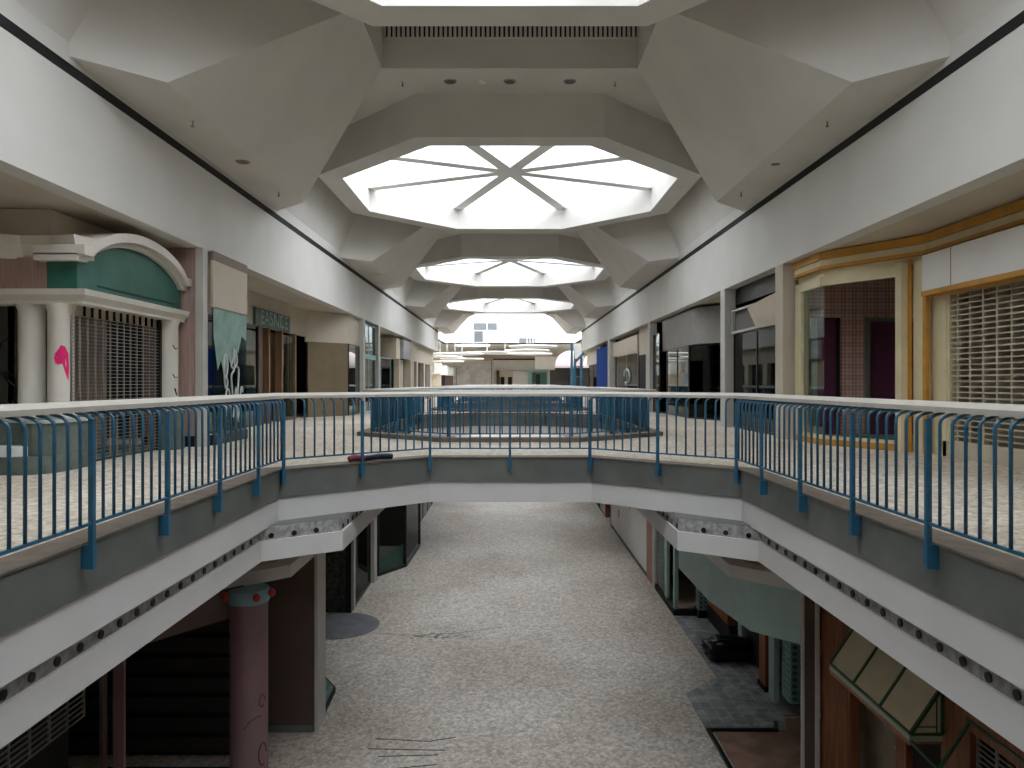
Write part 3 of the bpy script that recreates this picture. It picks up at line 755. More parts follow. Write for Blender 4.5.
# ---- right shop 3 : grey header box
r = shop('wide dark glass shop under a projecting grey header box', (6.2, 25, -1.2))
M().prism([(6.05, 28.6), (6.05, 23.6), (7.3, 21.4), (7.3, 28.6)], 1.28, 2.45).build('header_box', mat('grey_header', '8b8781', .7), r)
frame_glass(r, (6.2, 19.9), (7.2, 21.5), -1.2, 2.4, m_glassd, n=1)
frame_glass(r, (7.2, 21.5), (6.1, 24.5), -1.2, 1.28, m_glass, n=1)
frame_glass(r, (6.1, 24.5), (6.1, 29.6), -1.2, 1.28, m_glassd, n=3)
frame_glass(r, (5.95, 28.6), (5.95, 29.8), -1.2, 2.0, m_glassd)
pilaster(5.8, 6.1, 29.9, 30.4, 'pilaster between the header box shop and white-topped shop')
r = shop('right shop with white glass head panel and looping white scrawl', (6.1, 36, -1.2))
M().box(6.0, 6.1, 34.0, 42, 1.5, 2.3).box(6.1, 6.2, 30.5, 34, 1.3, 2.54).build('header', m_tan, r)
gl = frame_glass(r, (6.05, 34), (6.05, 40.6), -1.2, 1.5, m_glassd, m_whiteedge, n=2)
lp = M()
for cy_, cz in ((36.9, .35), (36.9, -.65)):
    lp.tube([(5.98, cy_ + .85 * math.cos(t * .4), cz + .36 * math.sin(t * .4)) for t in range(14)], .05, 5)
lp.build('graffiti', m_graf_w, gl)
M().box(6.0, 6.1, 30.5, 31.8, -1.2, 1.3).build('beige_panel', m_beige, r)
M().box(6.1, 6.2, 31.8, 34, -1.2, 1.3).build('dark_opening', m_shopblack, r)
pilaster(5.8, 6.15, 42, 42.8, 'pale pilaster before the blue shop wall')
r = tag(M().box(5.95, 8, 43.6, 49.5, -1.2, 2.3).build('blue_wall_panel', m_blueshop), 'flat royal blue shop wall near the right end of the gallery', 'wall panel')
r = shop('last small beige shop before the right end of the fascia', (6, 54, -1.2))
M().box(6.2, 6.6, 49.5, 58, 1.4, 2.54).build('header', m_beige, r)
frame_glass(r, (6.4, 49.6), (6.4, 58), -1.2, 1.4, m_glassd, n=3)

# ================================================================== LOWER LEVEL
FZ = -6.2
def bulk(path, s, label, z0=-3.1, z1=-2.9):
    struct(M().band(path, 0, s * .3, z0, z1).build('trim', m_band), label)
BL = [(5.6, 9.0), (4.85, 10.07), (4.21, 10.83), (3.5, 11.5), (3.5, 15.2), (4.35, 16.0)]
for nm, s in SIDES:
    ln = [(s * x, y) for x, y in BL]
    bulk(ln, s, f'small white bulkhead under the bridge on the {nm}')
    back = offset(ln, s * .28, False)
    struct(M().prism([(s * 9, 9.0)] + back + [(s * 9, 16.0)], -3.08, -3.02).build('ceiling', m_beige), f'shop soffit under the bridge on the {nm}')
    # upper wall of the lower shops
    a, b = sorted((s * 4.4, s * 4.6))
    struct(M().box(a, b, 16.0, 62, -3.1, -2.36).build('wall_' + nm, m_beige), f'wall head above the lower shops on the {nm}')
    a, b = sorted((s * 4.6, s * 11.5))
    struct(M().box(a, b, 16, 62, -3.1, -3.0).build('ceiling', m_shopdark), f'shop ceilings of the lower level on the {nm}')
# brown pier, left
r = thing('pier', 'tall dark brown pier with a pale edge at the left of the lower walkway', 'pier', (-3.85, 13, FZ))
M().box(-4.3, -3.47, 12.8, 13.35, FZ, -3.1).build('body', m_brownp, r)
M().box(-3.47, -3.42, 12.78, 13.35, FZ, -3.0).build('edge', m_whiteedge, r)
M().box(-4.3, -3.5, 12.77, 12.8, FZ, FZ + .12).build('base', m_dark, r)
# round mauve column
r = thing('column', 'round mauve column with teal cap and red bulbs, lower left', 'column', (-3.95, 10.85, FZ))
M().cyl(-3.95, 10.9, FZ, -3.3, .275, 40).build('shaft', m_mauve, r, smooth=True)
M().lathe(-3.95, 10.9, [(.29, -3.3), (.3, -3.28), (.3, -3.12), (.29, -3.1)], 40).build('cap', m_tealcap, r, smooth=True)
for x, y in ((-4.22, 10.66), (-3.73, 10.6), (-3.6, 10.88)):
    M().lathe(x, y, [(.01, -3.23), (.04, -3.21), (.055, -3.17), (.04, -3.12), (.01, -3.1)], 12).build('bulb', m_red, r, smooth=True)
gk = M(); xx, yy = -3.95, 10.9
def oncol(a, z): return (xx + .277 * math.cos(a), yy + .277 * math.sin(a), z)
gk.tube([oncol(-.45 + .28 * math.cos(t * .5), -5.55 + .17 * math.sin(t * .5)) for t in range(11)], .009, 5)
gk.tube([oncol(-1.5 + .12 * i, -5.12 + .05 * i - .004 * i * i) for i in range(9)], .006, 5)
gk.tube([oncol(-.5 + .2 * math.cos(t * .5), -4.75 + .09 * math.sin(t * .5)) for t in range(12)], .006, 5)
gk.build('graffiti', m_graf_k, r)
# near left shop
r = shop('dark mauve-headed shop with slatted back wall beyond the mauve column', (-5.2, 9.5, FZ), cat='shopfront')
hp = [(-3.95, 11.35), (-4.85, 10.0), (-5.4, 9.2)]
M().band(hp, 0, -.12, -3.52, -3.08).build('header', m_brownp, r)
M().box(-5.23, -5.09, 9.48, 9.54, FZ, -3.1).build('post', m_mauve, r)
M().box(-5.36, -5.31, 9.4, 9.5, FZ, -3.1).build('door_jamb', m_brownp, r)
sl = M()
for i in range(9): sl.box(-7.4, -4.4, 11.9, 11.98, -6.1 + .33 * i, -5.86 + .33 * i)
sl.build('slatwall', mat('slat_board', '2b2925', .7), r)
M().box(-7.4, -4.4, 12.0, 12.1, FZ, -3.08).build('back_wall', m_shopblack, r)
M().box(-6.6, -4.4, 10.6, 11.6, FZ + .004, FZ + .02).build('carpet', mat('teal_carpet', '2f4a48', .9, noise=.3, scale=12), r)
M().loft([(-5.9, 10.8, FZ + .02), (-5.4, 10.8, FZ + .02), (-5.3, 11.3, FZ + .02), (-5.8, 11.3, FZ + .02)], [(-5.9, 10.8, FZ + .03), (-5.4, 10.8, FZ + .03), (-5.3, 11.3, FZ + .08), (-5.8, 11.3, FZ + .08)]).build('loose_board', m_brownfloor, r)
r = shop('black roller-grille shop at the lower left corner of the view', (-5.6, 6.5, FZ), cat='shopfront')
grille(r, (-5.5, 9.3), (-5.5, 3), -4.3, -2.9, m_grille, .07, .35, h=.015, w=.02)
M().box(-5.6, -5.4, 3, 9.3, -2.9, -2.4).build('header', m_brownp, r)
M().box(-5.8, -5.7, 3, 9.3, FZ, -2.9).build('dark_glass', m_shopblack, r)
for nm, s in SIDES:
    a, b = sorted((s * 5.6, s * 11.5))
    struct(M().box(a, b, -14, 9.0, -3.0, -2.9).build('ceiling', m_shopdark), f'shop ceiling beside the viewer on the {nm}')
    a, b = sorted((s * 6.2, s * 6.3))
    struct(M().box(a, b, -14, 9.0, FZ, -2.4).build('wall_' + nm, m_shopdark), f'dark wall of the near lower shops on the {nm}')
# left glazed bay behind the pier
def bayshop(label, pts, z1, loc, gm=m_glassd, n=1, debris=True):
    r = shop(label, loc, cat='shopfront')
    for i in range(len(pts) - 1): frame_glass(r, pts[i], pts[i + 1], FZ, z1, gm, m_blackmetal, n=n, w=.09, t=.1)
    # deck with broken green glass inside
    M().prism([(pts[0][0] - .6 * (1 if pts[0][0] < 0 else -1), pts[0][1])] + pts + [(pts[-1][0] - .6 * (1 if pts[0][0] < 0 else -1), pts[-1][1])], FZ + .02, FZ + .1).build('window_deck', m_shard if debris else m_brownfloor, r)
    return r
r = thing('glass_plinth', 'low black-edged plinth of broken green glass peeping out beyond the brown pier', 'display plinth', (-3.8, 14.3, FZ))
tri = [(-3.46, 13.5), (-3.5, 14.45), (-3.86, 15.0), (-4.3, 15.0), (-4.3, 13.5)]
M().prism(tri, FZ, FZ + .1).build('base', m_black, r)
M().prism([(-3.5, 13.55), (-3.54, 14.42), (-3.88, 14.94), (-4.25, 14.94), (-4.25, 13.55)], FZ + .1, FZ + .13).build('glass_bed', m_shard, r)
# speckled black wall and following windows
r = shop('black framed shop beside the speckled black wall, lower left', (-4.4, 21, FZ), cat='shopfront')
M().box(-6.5, -4.4, 19.45, 19.6, FZ, -3.1).build('speckled_wall', m_speck, r)
M().box(-4.42, -4.28, 19.4, 19.7, FZ, -3.1).build('post', m_blackmetal, r)
M().box(-4.36, -4.27, 19.7, 19.9, FZ, -3.1).build('steel_post', m_whiteedge, r)
frame_glass(r, (-4.32, 19.9), (-4.32, 22.2), FZ, -3.5, m_glassc, w=.08)
M().box(-6.5, -4.42, 19.8, 22.2, FZ + .02, FZ + .12).build('window_deck', m_shard, r)
ar = M(); ptsA = [(19.9 + 2.3 * i / 12, -3.5 - .35 * (abs(i - 6) / 6) ** 2 * 1.0) for i in range(13)]
pl = [(19.9, -3.1)] + ptsA + [(22.2, -3.1)]
ar.loft([(-4.28, y, z) for y, z in pl], [(-4.36, y, z) for y, z in pl]).build('header', m_cream, r)
tag(M().box(-4.45, -4.2, 22.3, 22.75, FZ, -2.4).build('pilaster', m_whiteedge), 'pale lower-level pilaster between two black framed windows', 'pilaster')
r = bayshop('black framed angled bay window, farthest on the lower left', [(-4.25, 23.1), (-3.53, 24.3), (-3.45, 27.4)], -2.5, (-3.8, 25, FZ), gm=m_glassc)
M().box(-8, -4.3, 22.8, 22.9, FZ, -2.5).box(-8, -3.5, 27.4, 27.5, FZ, -2.5).build('side_wall', m_shopdark, r)
r = shop('long dark glazed frontage continuing beyond the angled bay, lower left', (-4, 35, FZ), cat='shopfront')
frame_glass(r, (-4.0, 27.6), (-4.0, 42), FZ, -3.1, m_glassd, n=8)
M().box(-8, -7.9, 27.6, 42, FZ, -3).build('back_wall', m_shopblack, r)
mt = M().cyl(-4.35, 18.4, FZ, FZ + .012, 1.0, 40); tag(mt.build('round_mat', mat('dark_mat', '6c6e72', .8, noise=.15, scale=3)), 'round grey tiled patch on the floor behind the brown pier', 'floor patch')
# demising behind the pier
struct(M().box(-11.5, -4.3, 13.4, 13.5, FZ, -3).build('wall_left', m_shopdark), 'party wall behind the brown pier')
# ---- right side, far to near
r = shop('long white boarded wall with pink spray mark, lower right', (4.4, 27, FZ), cat='hoarding', name='hoarding')
wb = M().box(4.38, 4.5, 23.1, 31.1, FZ + .12, -2.4).build('board', m_white, r)
M().box(4.36, 4.5, 23.1, 31.1, FZ, FZ + .12).build('skirting', m_dark, r)
M().tube([(4.375, 29.6 + .5 * math.cos(t * .7), -4.1 + .12 * math.sin(t * 1.3)) for t in range(9)], .03, 5).build('spray_mark', mat('pale_pink_spray', 'd8a6a8', .7), wb)
M().box(4.365, 4.38, 28.9, 29.0, -5.4, -5.1).box(4.365, 4.38, 26.2, 26.28, -4.6, -4.5).build('socket_plate', m_dark, wb)
r = shop('brown timber doorway at the far end of the white boarded wall', (4.5, 32, FZ), cat='shopfront')
M().box(4.4, 4.6, 31.2, 31.5, FZ, -3.1).box(4.4, 4.6, 33.2, 33.6, FZ, -3.1).build('door_post', m_orange, r)
M().box(4.9, 5, 31.2, 34, FZ, -3.1).build('dark_opening', m_shopblack, r)
frame_glass(r, (4.45, 33.8), (4.45, 42), FZ, -3.1, m_glassd, n=4)
r = shop('teal framed corner shop with dark timber interior and lattice post', (4.6, 20.5, FZ), cat='shopfront')
M().box(4.36, 4.55, 22.2, 23.0, FZ, -2.4).build('timber_post', wood('pale_timber', 'a5745a', '8a5a42'), r)
M().box(4.36, 4.5, 21.7, 22.15, FZ, -2.4).build('white_post', m_whiteedge, r)
M().box(4.4, 4.48, 20.2, 20.5, FZ, -3.1).build('teal_post', m_teal, r)
M().box(4.4, 4.46, 20.5, 21.6, FZ + .2, -3.1).build('window_pane', m_greenglass, r)
M().box(4.36, 4.48, 19.2, 21.7, FZ, FZ + .16).box(4.36, 5.0, 19.15, 19.3, FZ, FZ + .16).build('black_base', m_black, r)
M().box(4.4, 4.5, 19.25, 19.4, FZ, -3.1).build('teal_post', m_teal, r)
M().box(4.5, 6.6, 19.5, 22.9, FZ + .02, FZ + .08).build('inner_floor', m_brownfloor, r)
M().box(5.2, 6.6, 22.9, 23.0, FZ, -3.0).box(6.5, 6.6, 19.4, 23, FZ, -3).build('timber_wall', m_redwood, r)
M().box(4.5, 5.0, 19.26, 19.28, FZ + .16, -3.1).build('window_pane', m_glassc, r)
def lattice(root, x0, x1, y0, y1, z0, z1, step=.12):
    cm = M().box(x0 + .02, x1 - .02, y0 + .02, y1 - .02, z0, z1).build('post_core', m_dark, root)
    l = M(); z = z0
    while z < z1: l.box(x0, x1, y0, y1, z, z + .045); z += step
    n = max(2, int((x1 - x0) / step)); 
    for i in range(n + 1):
        x = x0 + (x1 - x0 - .04) * i / n; l.box(x, x + .04, y0 - .002, y0 + .02, z0, z1)
    n = max(2, int((y1 - y0) / step))
    for i in range(n + 1):
        y = y0 + (y1 - y0 - .04) * i / n; l.box(x0 - .002, x0 + .02, y, y + .04, z0, z1)
    l.build('lattice', m_lattice, cm)
lattice(r, 4.98, 5.35, 19.0, 19.3, FZ + .2, -3.1)
M().box(4.95, 5.4, 18.95, 19.35, FZ, FZ + .2).build('black_base', m_black, r)
# recess: orange panel, teal sign bulkhead
r = shop('recessed teal shop with angled teal sign bulkhead and orange panels', (5, 15, FZ), cat='shopfront')
tp = [(4.45, 10.72), (4.33, 10.72), (3.78, 11.33), (3.56, 12.9), (3.56, 15.2)]
M().band(tp, 0, .1, -3.9, -3.1).build('sign_bulkhead', m_tealsign, r)
M().prism([(5.6, 10.9), (4.4, 10.8), (3.85, 11.35), (3.64, 12.9), (3.64, 15.1), (5.6, 15.1)], -3.88, -3.84).build('soffit', m_shopdark, r)
M().box(5.2, 5.45, 17.2, 18.9, FZ + .4, -3.1).build('orange_panel', m_orange, r)
M().box(5.18, 5.47, 17.0, 18.92, FZ, FZ + .4).build('black_base', m_black, r)
M().box(5.35, 5.5, 16.6, 16.9, FZ, -3.1).build('teal_post', m_teal, r)
M().box(5.4, 5.46, 14.9, 16.5, FZ, -3.6).build('dark_opening', m_shopblack, r)
M().box(5.12, 5.3, 14.45, 14.8, FZ + .1, -3.85).build('orange_panel', m_orange, r)
M().box(5.1, 5.32, 14.4, 14.85, FZ, FZ + .1).build('black_base', m_black, r)
M().box(5.1, 5.2, 13.9, 14.2, FZ, -3.85).build('teal_post', m_teal, r)
lattice(r, 5.2, 5.5, 13.35, 13.75, FZ + .25, -3.85)
M().box(5.8, 11.4, 11.2, 11.3, FZ, -3.1).box(8.5, 8.6, 11, 19, FZ, -3.1).box(5.5, 8.6, 18.9, 19, FZ, -3.1).build('inner_wall', m_shopblack, r)
# floor patches on the right
tag(M().prism([(4.35, 19.15), (4.35, 15.16), (3.51, 14.35), (3.51, 12.9), (4.95, 12.85), (5.1, 13.4), (5.6, 13.4), (5.6, 19.1)], FZ, FZ + .012).build('slate_paving', m_slate), 'blue-grey square tile paving in front of the teal shop', 'paving')
tag(M().prism([(3.62, 12.85), (4.9, 12.85), (5.0, 13.3), (8.4, 13.3), (8.4, 9.6), (3.62, 9.6)], FZ, FZ + .01).build('brown_floor_patch', m_brownfloor), 'dusty brown bare floor beside the slate paving', 'floor patch')
tag(M().band([(3.55, 9.6), (3.55, 12.8), (4.75, 12.8), (4.85, 13.1)], -.05, .02, FZ, FZ + .05).build('floor_track', m_blackmetal), 'dark metal track edging the brown bare floor', 'track')
# bin bag
random.seed(9)
bm = bmesh.new(); bmesh.ops.create_uvsphere(bm, u_segments=40, v_segments=24, radius=1)
for v in bm.verts:
    x, y, z = v.co
    k = 1 + .07 * math.sin(7 * x + 3 * z) + .06 * math.sin(9 * y + 5 * x) + .05 * math.sin(13 * z + 8 * y) + .03 * random.uniform(-1, 1)
    sx = (abs(x) ** .6) * (1 if x > 0 else -1); sz = (abs(z) ** .7) * (1 if z > 0 else -1)
    v.co = (sx * .56 * k, y * .36 * k, max(-.24, sz * .24 * k) + .24)
me = bpy.data.meshes.new('bin_bag'); bm.to_mesh(me); bm.free(); me.materials.append(m_bag)
for p in me.polygons: p.use_smooth = True
bag = bpy.data.objects.new('bin_bag', me); COL.objects.link(bag); bag.location = (4.9, 16.15, .012); bag['_o'] = (4.86, 16.3, FZ + .012)
tag(bag, 'bulging black bin bag lying on the slate paving', 'bin bag')
neck = M()
neck.add([(4.86 + .5 + (.28 if i % 2 else .16) * math.cos(i * .5), 16.28 + (.16 if i % 2 else .1) * math.sin(i * .5), FZ + .03 + (.1 if i % 3 else .02)) for i in range(12)] + [(5.3, 16.3, FZ + .18)], [(i, (i + 1) % 12, 12) for i in range(12)])
neck.build('torn_neck', m_bag, bag)

# ---- near right timber shop with glazed awning
r = thing('pier', 'white-edged brown pier at the corner of the timber shop, lower right', 'pier', (4.42, 10.6, FZ))
M().box(4.31, 4.345, 10.62, 10.68, FZ, -2.98).box(4.50, 4.56, 10.6, 10.68, FZ, -2.98).build('edge', m_whiteedge, r)
M().box(4.345, 4.50, 10.63, 10.68, FZ, -3.0).build('body', m_brownp, r)
r = shop('redwood timber shopfront behind the green-framed awning, lower right', (4.9, 8, FZ), cat='shopfront')
M().seg((4.64, 10.68), (4.87, 10.3), FZ, -2.4, .1).build('timber_panel', m_redwood, r)
M().box(4.82, 4.95, 7.55, 10.25, -3.9, -2.4).box(4.82, 4.95, 3, 7.55, -3.65, -2.4).build('header', m_redwood, r)
for y0_, y1_ in ((10.2, 10.3), (8.76, 9.0), (7.55, 8.05), (4.9, 5.1)): M().box(4.82, 4.95, y0_, y1_, FZ, -3.9).build('timber_post', m_redwood, r)
M().box(5.3, 5.35, 8.9, 10.8, FZ, -3.9).box(4.9, 5.3, 10.75, 10.8, FZ, -3.9).build('inner_wall', mat('dusty_inner_wall', 'a09482', .8, noise=.15), r)
M().box(4.9, 4.95, 8.1, 8.76, FZ, -3.9).build('dark_door', m_shopblack, r)
M().box(4.85, 4.93, 8.06, 8.1, FZ, -3.9).build('cream_strip', m_cream, r)
M().box(4.97, 4.99, 5.1, 7.55, FZ, -3.9).build('dark_glass', m_shopblack, r)
grille(r, (4.9, 7.55), (4.9, 5.1), -5.2, -3.65, m_grille, .06, .3, h=.012)
M().tube([(5.28, 9.9, -5.0), (5.28, 9.83, -5.0), (5.28, 9.83, -5.06)], .012, 6).build('wall_bracket', m_chrome, r)
def awning(label, ya, yb, panels=True):
    r = thing('awning', label, 'awning', (4.8, (ya + yb) / 2, -3.9), 'green-framed glass awnings')
    xt, zt, xb, zb = 4.8, -3.38, 4.45, -3.9; zl = -3.98
    for y in (ya, ya + (yb - ya) / 3, ya + 2 * (yb - ya) / 3, yb):
        M().bar((xt, y, zt), (xb, y, zb), .035).build('rafter', m_awng, r)
    M().bar((xb, ya, zb), (xb, yb, zb), .03).bar((xt, ya, zt), (xt, yb, zt), .03).build('edge_bar', m_awng, r)
    for y in (ya, yb):
        M().bar((xt, y, zt), (xt, y, zb), .04).bar((xt, y, zb), (xb, y, zb), .03).bar((xt - .06, y, zt - .12), (xt - .06, y, zb), .014).bar((xt - .05, y, zb + .08), (xb + .07, y, zb + .08), .014).build('end_frame', m_awng, r)
    if panels:
        for i in range(3):
            y0, y1 = ya + (yb - ya) * i / 3, ya + (yb - ya) * (i + 1) / 3
            M().loft([(xt, y0, zt - .01), (xt, y1, zt - .01), (xb, y1, zb - .01), (xb, y0, zb - .01)], [(xt, y0, zt), (xt, y1, zt), (xb, y1, zb), (xb, y0, zb)]).build('roof_panel', m_awn, r)
        M().add([(xt, yb, zt), (xt, yb, zb), (xb, yb, zb), (xt, yb + .01, zt), (xt, yb + .01, zb), (xb, yb + .01, zb)], [(0, 1, 2), (5, 4, 3), (0, 1, 4, 3), (1, 2, 5, 4), (2, 0, 3, 5)]).build('end_panel', m_awn, r)
        M().box(xb - .01, xb + .01, yb, ya, zl, zb).box(xb, xt, yb - .01, yb + .01, zl, zb).build('lip', m_awnl, r)
        M().box(xb - .008, xb + .012, yb, ya, zl - .05, zl).box(xb, xt, yb - .008, yb + .012, zl - .03, zl).build('timber_edge', m_orange, r)
    return r
awning('cream-panelled awning with green bars over the timber shopfront', 10.0, 8.0)
a2 = thing('awning', 'bare green awning frame without panels, at the lower right corner', 'awning', (4.6, 7, -4.1), 'green-framed glass awnings')
M().bar((4.45, 8.0, -3.98), (4.45, 5.2, -4.15), .03).bar((4.82, 7.55, -3.55), (4.5, 7.55, -4.05), .03).bar((4.82, 6.55, -3.55), (4.5, 6.55, -4.05), .04).bar((4.82, 5.4, -3.55), (4.5, 5.4, -4.1), .04).bar((4.82, 5.2, -3.55), (4.82, 7.6, -3.55), .03).build('bars', m_awng, a2)
# party walls on the right
struct(M().box(5.4, 11.4, 10.9, 11.0, FZ, -3).build('wall_right', m_shopblack), 'party wall behind the timber shop')
struct(M().box(6.7, 11.4, 23, 23.1, FZ, -3).build('wall_right', m_shopdark), 'party wall behind the teal shop')
# scrawls on the lower floor
sc = M()
for pts in ([(-2.35, 12.55), (-1.4, 12.45), (-.95, 12.6)], [(-2.4, 12.2), (-1.1, 12.15)], [(-2.2, 11.95), (-1.2, 12.0)], [(-1.2, 11.7), (-2.45, 11.45), (-1.75, 11.2), (-1.5, 11.0)]):
    sc.sweep(pts, [(-.012, FZ + .001), (.012, FZ + .001), (.012, FZ + .004), (-.012, FZ + .004)])
tag(sc.build('floor_scrawl', m_graf_k), 'thin dark lines scrawled on the paver floor near the brown pier', 'graffiti')
random.seed(3); bl = M()
for i in range(40):
    x = random.gauss(-1.75, .35); y = random.gauss(17.65, .12); rr = random.uniform(.012, .045)
    bl.prism([(x + rr * 1.6 * math.cos(k * 1.05), y + rr * math.sin(k * 1.05)) for k in range(6)], FZ + .001, FZ + .003)
bl.sweep([(-3.4, 17.85), (-2.3, 17.7), (-1.3, 17.85), (-.2, 18.3)], [(-.015, FZ + .001), (.015, FZ + .001), (.015, FZ + .003), (-.015, FZ + .003)])
tag(bl.build('dirt_smear', mat('dark_dirt', '8f8a80', .9)), 'dark smear of dirt trailing across the middle of the paver floor', 'stain', kind='stuff')
# packet on the ledge
r = thing('crumpled_package', 'crumpled red and dark blue package lying on the slab edge by the railing', 'litter', (-2.1, 11.15, -1.19))
d0, d1 = Vector((-2.42, 10.83, -1.15)), Vector((-1.86, 11.32, -1.15)); md = d0.lerp(d1, .35)
M().tube([d0, d0.lerp(d1, .1) + Vector((0, 0, .02)), md], .05, 8).build('red_end', mat('red_wrap', '7a2030', .5), r, smooth=True)
M().tube([md, d0.lerp(d1, .7) + Vector((0, 0, .015)), d1], .046, 8).build('blue_end', mat('navy_wrap', '1c2438', .5), r, smooth=True)

# ================================================================== CEILING FITTINGS
def grating(m, first):
    r = thing('vent_grille', 'slotted air vent high in the ceiling trough, top centre' if first else 'slotted air vent in a farther ceiling trough', 'vent', (0, m + TY, 7.15), 'slotted air vents in the ceiling troughs')
    M().box(-2.6, 2.6, m + TY - .05, m + TY - .013, 7.06, 7.09).box(-2.6, 2.6, m + TY - .05, m + TY - .013, 7.33, 7.36).build('frame', m_ceil, r)
    M().box(-2.6, 2.6, m + TY - .02, m + TY - .014, 7.09, 7.33).build('backing', m_black, r)
    v = M()
    for i in range(54): v.box(-2.6 + .0963 * i, -2.545 + .0963 * i, m + TY - .05, m + TY - .021, 7.09, 7.33)
    v.build('slats', m_ceil, r)
grating(MID[2], True)
def sprinkler(x, y, z, label):
    r = thing('sprinkler_head', label, 'sprinkler', (x, y, z), 'ceiling sprinklers')
    M().cyl(x, y, z - .012, z, .045, 14).build('escutcheon', m_ceil, r)
    M().cyl(x, y, z - .09, z, .012, 8).cyl(x, y, z - .1, z - .09, .03, 10).build('nozzle', m_dark, r)
def downlight(x, y, z, label, m=m_chrome):
    r = thing('downlight', label, 'downlight', (x, y, z), 'recessed downlights')
    M().lathe(x, y, [(.1, z - .015), (.13, z - .012), (.14, z)], 24).build('rim', m, r, smooth=True)
    M().cyl(x, y, z - .018, z - .014, .09, 20).build('lens', m_dark, r)
yb = MID[2] + TY + .62
for x, l in ((-1.28, 'left'), (0.0, 'middle'), (1.28, 'right')): downlight(x * 1.0 + 0, yb, 6.46, f'{l} of the three round downlights on the beam before the large octagonal skylight')
tag(M().lathe(-.6, yb, [(.1, 6.46), (.09, 6.43), (.05, 6.42)], 20).build('smoke_detector', m_white), 'white round smoke detector between the beam downlights', 'smoke detector')
for x, l in ((-2.3, 'left'), (2.25, 'right')): sprinkler(x, yb, 6.46, f'sprinkler head at the {l} end of the beam before the octagonal skylight')
for nm, s in SIDES:
    sprinkler(s * 5.2, MID[2] - 1.8 + (0 if s < 0 else -.0), 4.3, f'nearer sprinkler head on the low {nm} soffit above the fascia')
    sprinkler(s * 5.2, MID[2] + 2.6, 4.3, f'farther sprinkler head on the low {nm} soffit above the fascia')
downlight(-5.2, MID[2] + .4, 4.3, 'round copper downlight on the low left soffit', m_copper)
downlight(5.2, MID[2] + .5, 4.3, 'round pale downlight on the low right soffit', m_ceil)
tag(M().lathe(-5.2, MID[3] - .2, [(.1, 4.3), (.1, 4.27)], 20).build('downlight', m_ceil), 'pale disc light on the left soffit of the second ceiling block', 'downlight', 'recessed downlights')

# ================================================================== ATRIUM THINGS
def pt(px, py, d): return ((px - 510) * d / 720, d, (383 - py) * d / 720)
discs = [(473, 345.5, 78, 1.9), (455, 354, 76, 3.1), (440, 357, 72, 2.2), (462, 359, 84, 2.6), (487, 352.5, 80, 2.6), (533, 346.5, 76, 2.6), (527, 350.5, 82, 2.6), (530, 354, 88, 2.8), (505, 353.5, 97, 2.9), (447, 361.5, 91, 2.2)]
for i, (px, py, d, rr) in enumerate(discs):
    x, y, z = pt(px, py, d)
    wh = ['upper left', 'broad leftmost', 'low left', 'lower central left', 'central', 'upper right', 'middle right', 'lower right', 'middle', 'lowest left'][i]
    r = thing('hanging_disc', f'{wh} white disc of the hanging cluster in the atrium', 'hanging disc', (x, y, z), 'white discs hanging in the atrium')
    M().lathe(x, y, [(rr * .96, z - .06), (rr, z), (rr * .96, z + .06)], 40).build('disc', m_disc, r, smooth=False)
    M().cyl(x, y, z, 5.5 if abs(x) > 8.8 else 10.02, .03, 6).build('rod', m_white, r)
def lightbox(px0, px1, py0, py1, d, label):
    x0, y, z1 = pt(px0, py0, d); x1, _, z0 = pt(px1, py1, d)
    r = thing('hanging_screen', label, 'hanging panel', ((x0 + x1) / 2, d, z0), 'panels hanging in the atrium well')
    M().box(x0, x1, d, d + .3, z0, z1).build('panel', mat('panel_grey', '5a5c5e', .6), r)
    for x in (x0 + .1, x1 - .1): M().box(x - .03, x + .03, d + .1, d + .16, z1, 9.9).build('hanger', m_white, r)
lightbox(473, 497, 323, 330, 84, 'grey gridded panel hanging high in the atrium well')
lightbox(474, 483, 331, 342, 86, 'narrow grey panel hanging under the gridded one')
lightbox(519, 535, 338, 343, 90, 'small grey panel hanging at the right of the atrium well')
# far walls and shops
d = 118
def farbox(px0, px1, py0, py1, dd, m, parent, name, th=.4):
    x0, _, z1 = pt(px0, py0, dd); x1, _, z0 = pt(px1, py1, dd)
    return M().box(x0, x1, dd, dd + th, max(z0, -1.2), z1).build(name, m, parent)
r = shop('far row of shops under a pale fascia across the atrium', (5, d, -1.2))
farbox(493, 575, 360, 371, d, m_fascia, r, 'fascia', .6); farbox(493, 575, 358.6, 360, d + .2, m_black, r, 'shadow_gap')
farbox(535, 600, 356.5, 369, d - 6, m_fascia, r, 'fascia', .6)
farbox(496.5, 500, 370, 391, d, m_brownp, r, 'door_post'); farbox(499.5, 513, 370.5, 377, d - .2, m_beige, r, 'sign_box')
farbox(500.5, 504.5, 377, 391, d, m_shopblack, r, 'door_opening'); farbox(508, 512, 377, 391, d, m_shopblack, r, 'door_opening')
farbox(504.5, 508, 377, 391, d, m_beige, r, 'door_post'); farbox(513, 528, 370, 391, d, m_white, r, 'wall_board')
farbox(528, 549, 370, 391, d - .5, m_teal, r, 'glass_front'); farbox(532, 547, 372.5, 391, d - .8, m_greenglass, r, 'window_pane'); farbox(536, 540, 374, 391, d - 1.0, m_shopdark, r, 'window_post')
farbox(550, 566, 370, 391, d - 8, m_shopdark, r, 'dark_opening'); farbox(557, 560, 372, 391, d - 8.3, m_brownp, r, 'door_post')
w_ = M(); x0, _, z1 = pt(453, 362, 112); x1, _, z0 = pt(493.5, 391, 112)
r = tag(M().box(x0, x1, 112, 112.6, -1.2, z1).build('stone_wall', m_stone), 'grey stone clad wall at the far end of the mall', 'wall')
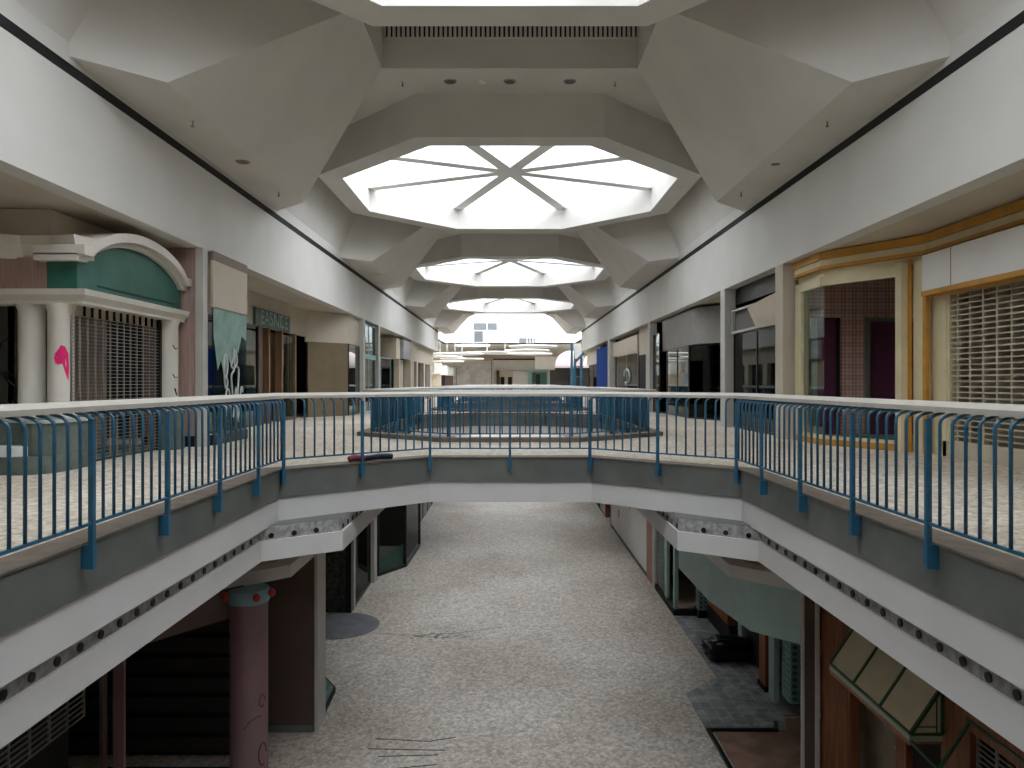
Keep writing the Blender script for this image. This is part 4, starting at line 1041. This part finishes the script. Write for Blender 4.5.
farbox(456, 456.8, 368, 391, 111.9, m_dark, r, 'joint', .05); farbox(470, 476, 372, 391, 111.9, mat('stone_panel', '948f88', .8), r, 'panel', .05); farbox(491, 492, 360, 391, 111.8, m_dark, r, 'edge', .1)
# left far gallery
r = shop('far left gallery front with stepped pale fascia beyond the near fascia', (-11, 95, -1.2))
for i, (a, b, top, bot, dd) in enumerate(((418, 432, 361, 372.5, 90), (431.5, 440, 363, 374, 96), (439.5, 447, 365.5, 375, 102), (446.5, 453, 367.5, 375.5, 108))):
    farbox(a, b, top, bot, dd, m_fascia, r, 'fascia', 3)
farbox(418, 431, 372.5, 391, 91, mat('blue_grey_shop', '8c96ac', .7), r, 'shop_wall'); farbox(427, 431.5, 371, 391, 90.5, mat('pale_blue', 'aeb8d2', .7), r, 'shop_wall')
farbox(432, 441, 374, 391, 97, m_tan, r, 'shop_wall'); farbox(441, 445, 375, 391, 103, m_shopblack, r, 'doorway'); farbox(445, 453, 375.5, 391, 109, m_brownp, r, 'shop_wall')
# domed awnings
def dome(px, py, rpx, d, label):
    x, y, z = pt(px, py, d); R = rpx * d / 720
    r = thing('dome_awning', label, 'awning', (x, y, z), 'domed cloth awnings')
    k = 10; prof = [(R * math.cos(math.pi / 2 * i / k), z + R * .95 * math.sin(math.pi / 2 * i / k)) for i in range(k)] + [(.01, z + R * .95)]
    M().lathe(x, y, prof, 24, math.pi, 2 * math.pi).build('cloth', m_pinkdome, r, smooth=True)
    M().lathe(x, y, [(R, z - .22), (R, z)], 24, math.pi, 2 * math.pi).build('valance', mat('valance_cloth', 'cfc0c8', .8), r)
    M().box(x - R, x + R, y, y + .2, -1.2, z).build('shop_opening', m_shopdark, r)
    return r
dome(571, 366, 16, 82, 'left of two pale pink domed awnings beside the blue lift tower')
dome(600, 366, 17, 80, 'right of two pale pink domed awnings, partly behind the right fascia')
dome(414, 373, 11, 84, 'pale domed awning just beyond the end of the left fascia')
r = thing('lift_tower', 'blue steel lift tower with a white glazed panel in the atrium', 'lift tower', (7.2, 74, -6.2))
for px in (571.5, 575, 582):
    x, y, z = pt(px, 343, 74); M().box(x - .12, x + .12, 74 + (px - 575) * .1, 74.25 + (px - 575) * .1, -6.2, z if px < 580 else pt(0, 352, 74)[2]).build('post', m_skyblue, r)
for zz in (-.6, .6, 1.6): M().box(6.3, 7.5, 73.7, 73.85, zz, zz + .12).build('cross_bar', m_skyblue, r)
M().add([(pt(573.5, 343.5, 73.9)), (pt(581, 343.5, 73.9)), (pt(582, 354, 73.9)), (pt(575, 359, 73.9))] + [(a[0], a[1] + .08, a[2]) for a in (pt(573.5, 343.5, 73.9), pt(581, 343.5, 73.9), pt(582, 354, 73.9), pt(575, 359, 73.9))], [(0, 1, 2, 3), (7, 6, 5, 4), (0, 1, 5, 4), (1, 2, 6, 5), (2, 3, 7, 6), (3, 0, 4, 7)]).build('glazed_panel', m_disc, r)
M().bar(pt(575, 362, 73.6), pt(584, 353, 73.6), .25).build('brace', m_skyblue, r)

for o in bpy.data.objects:
    if '_o' in o.keys(): del o['_o']
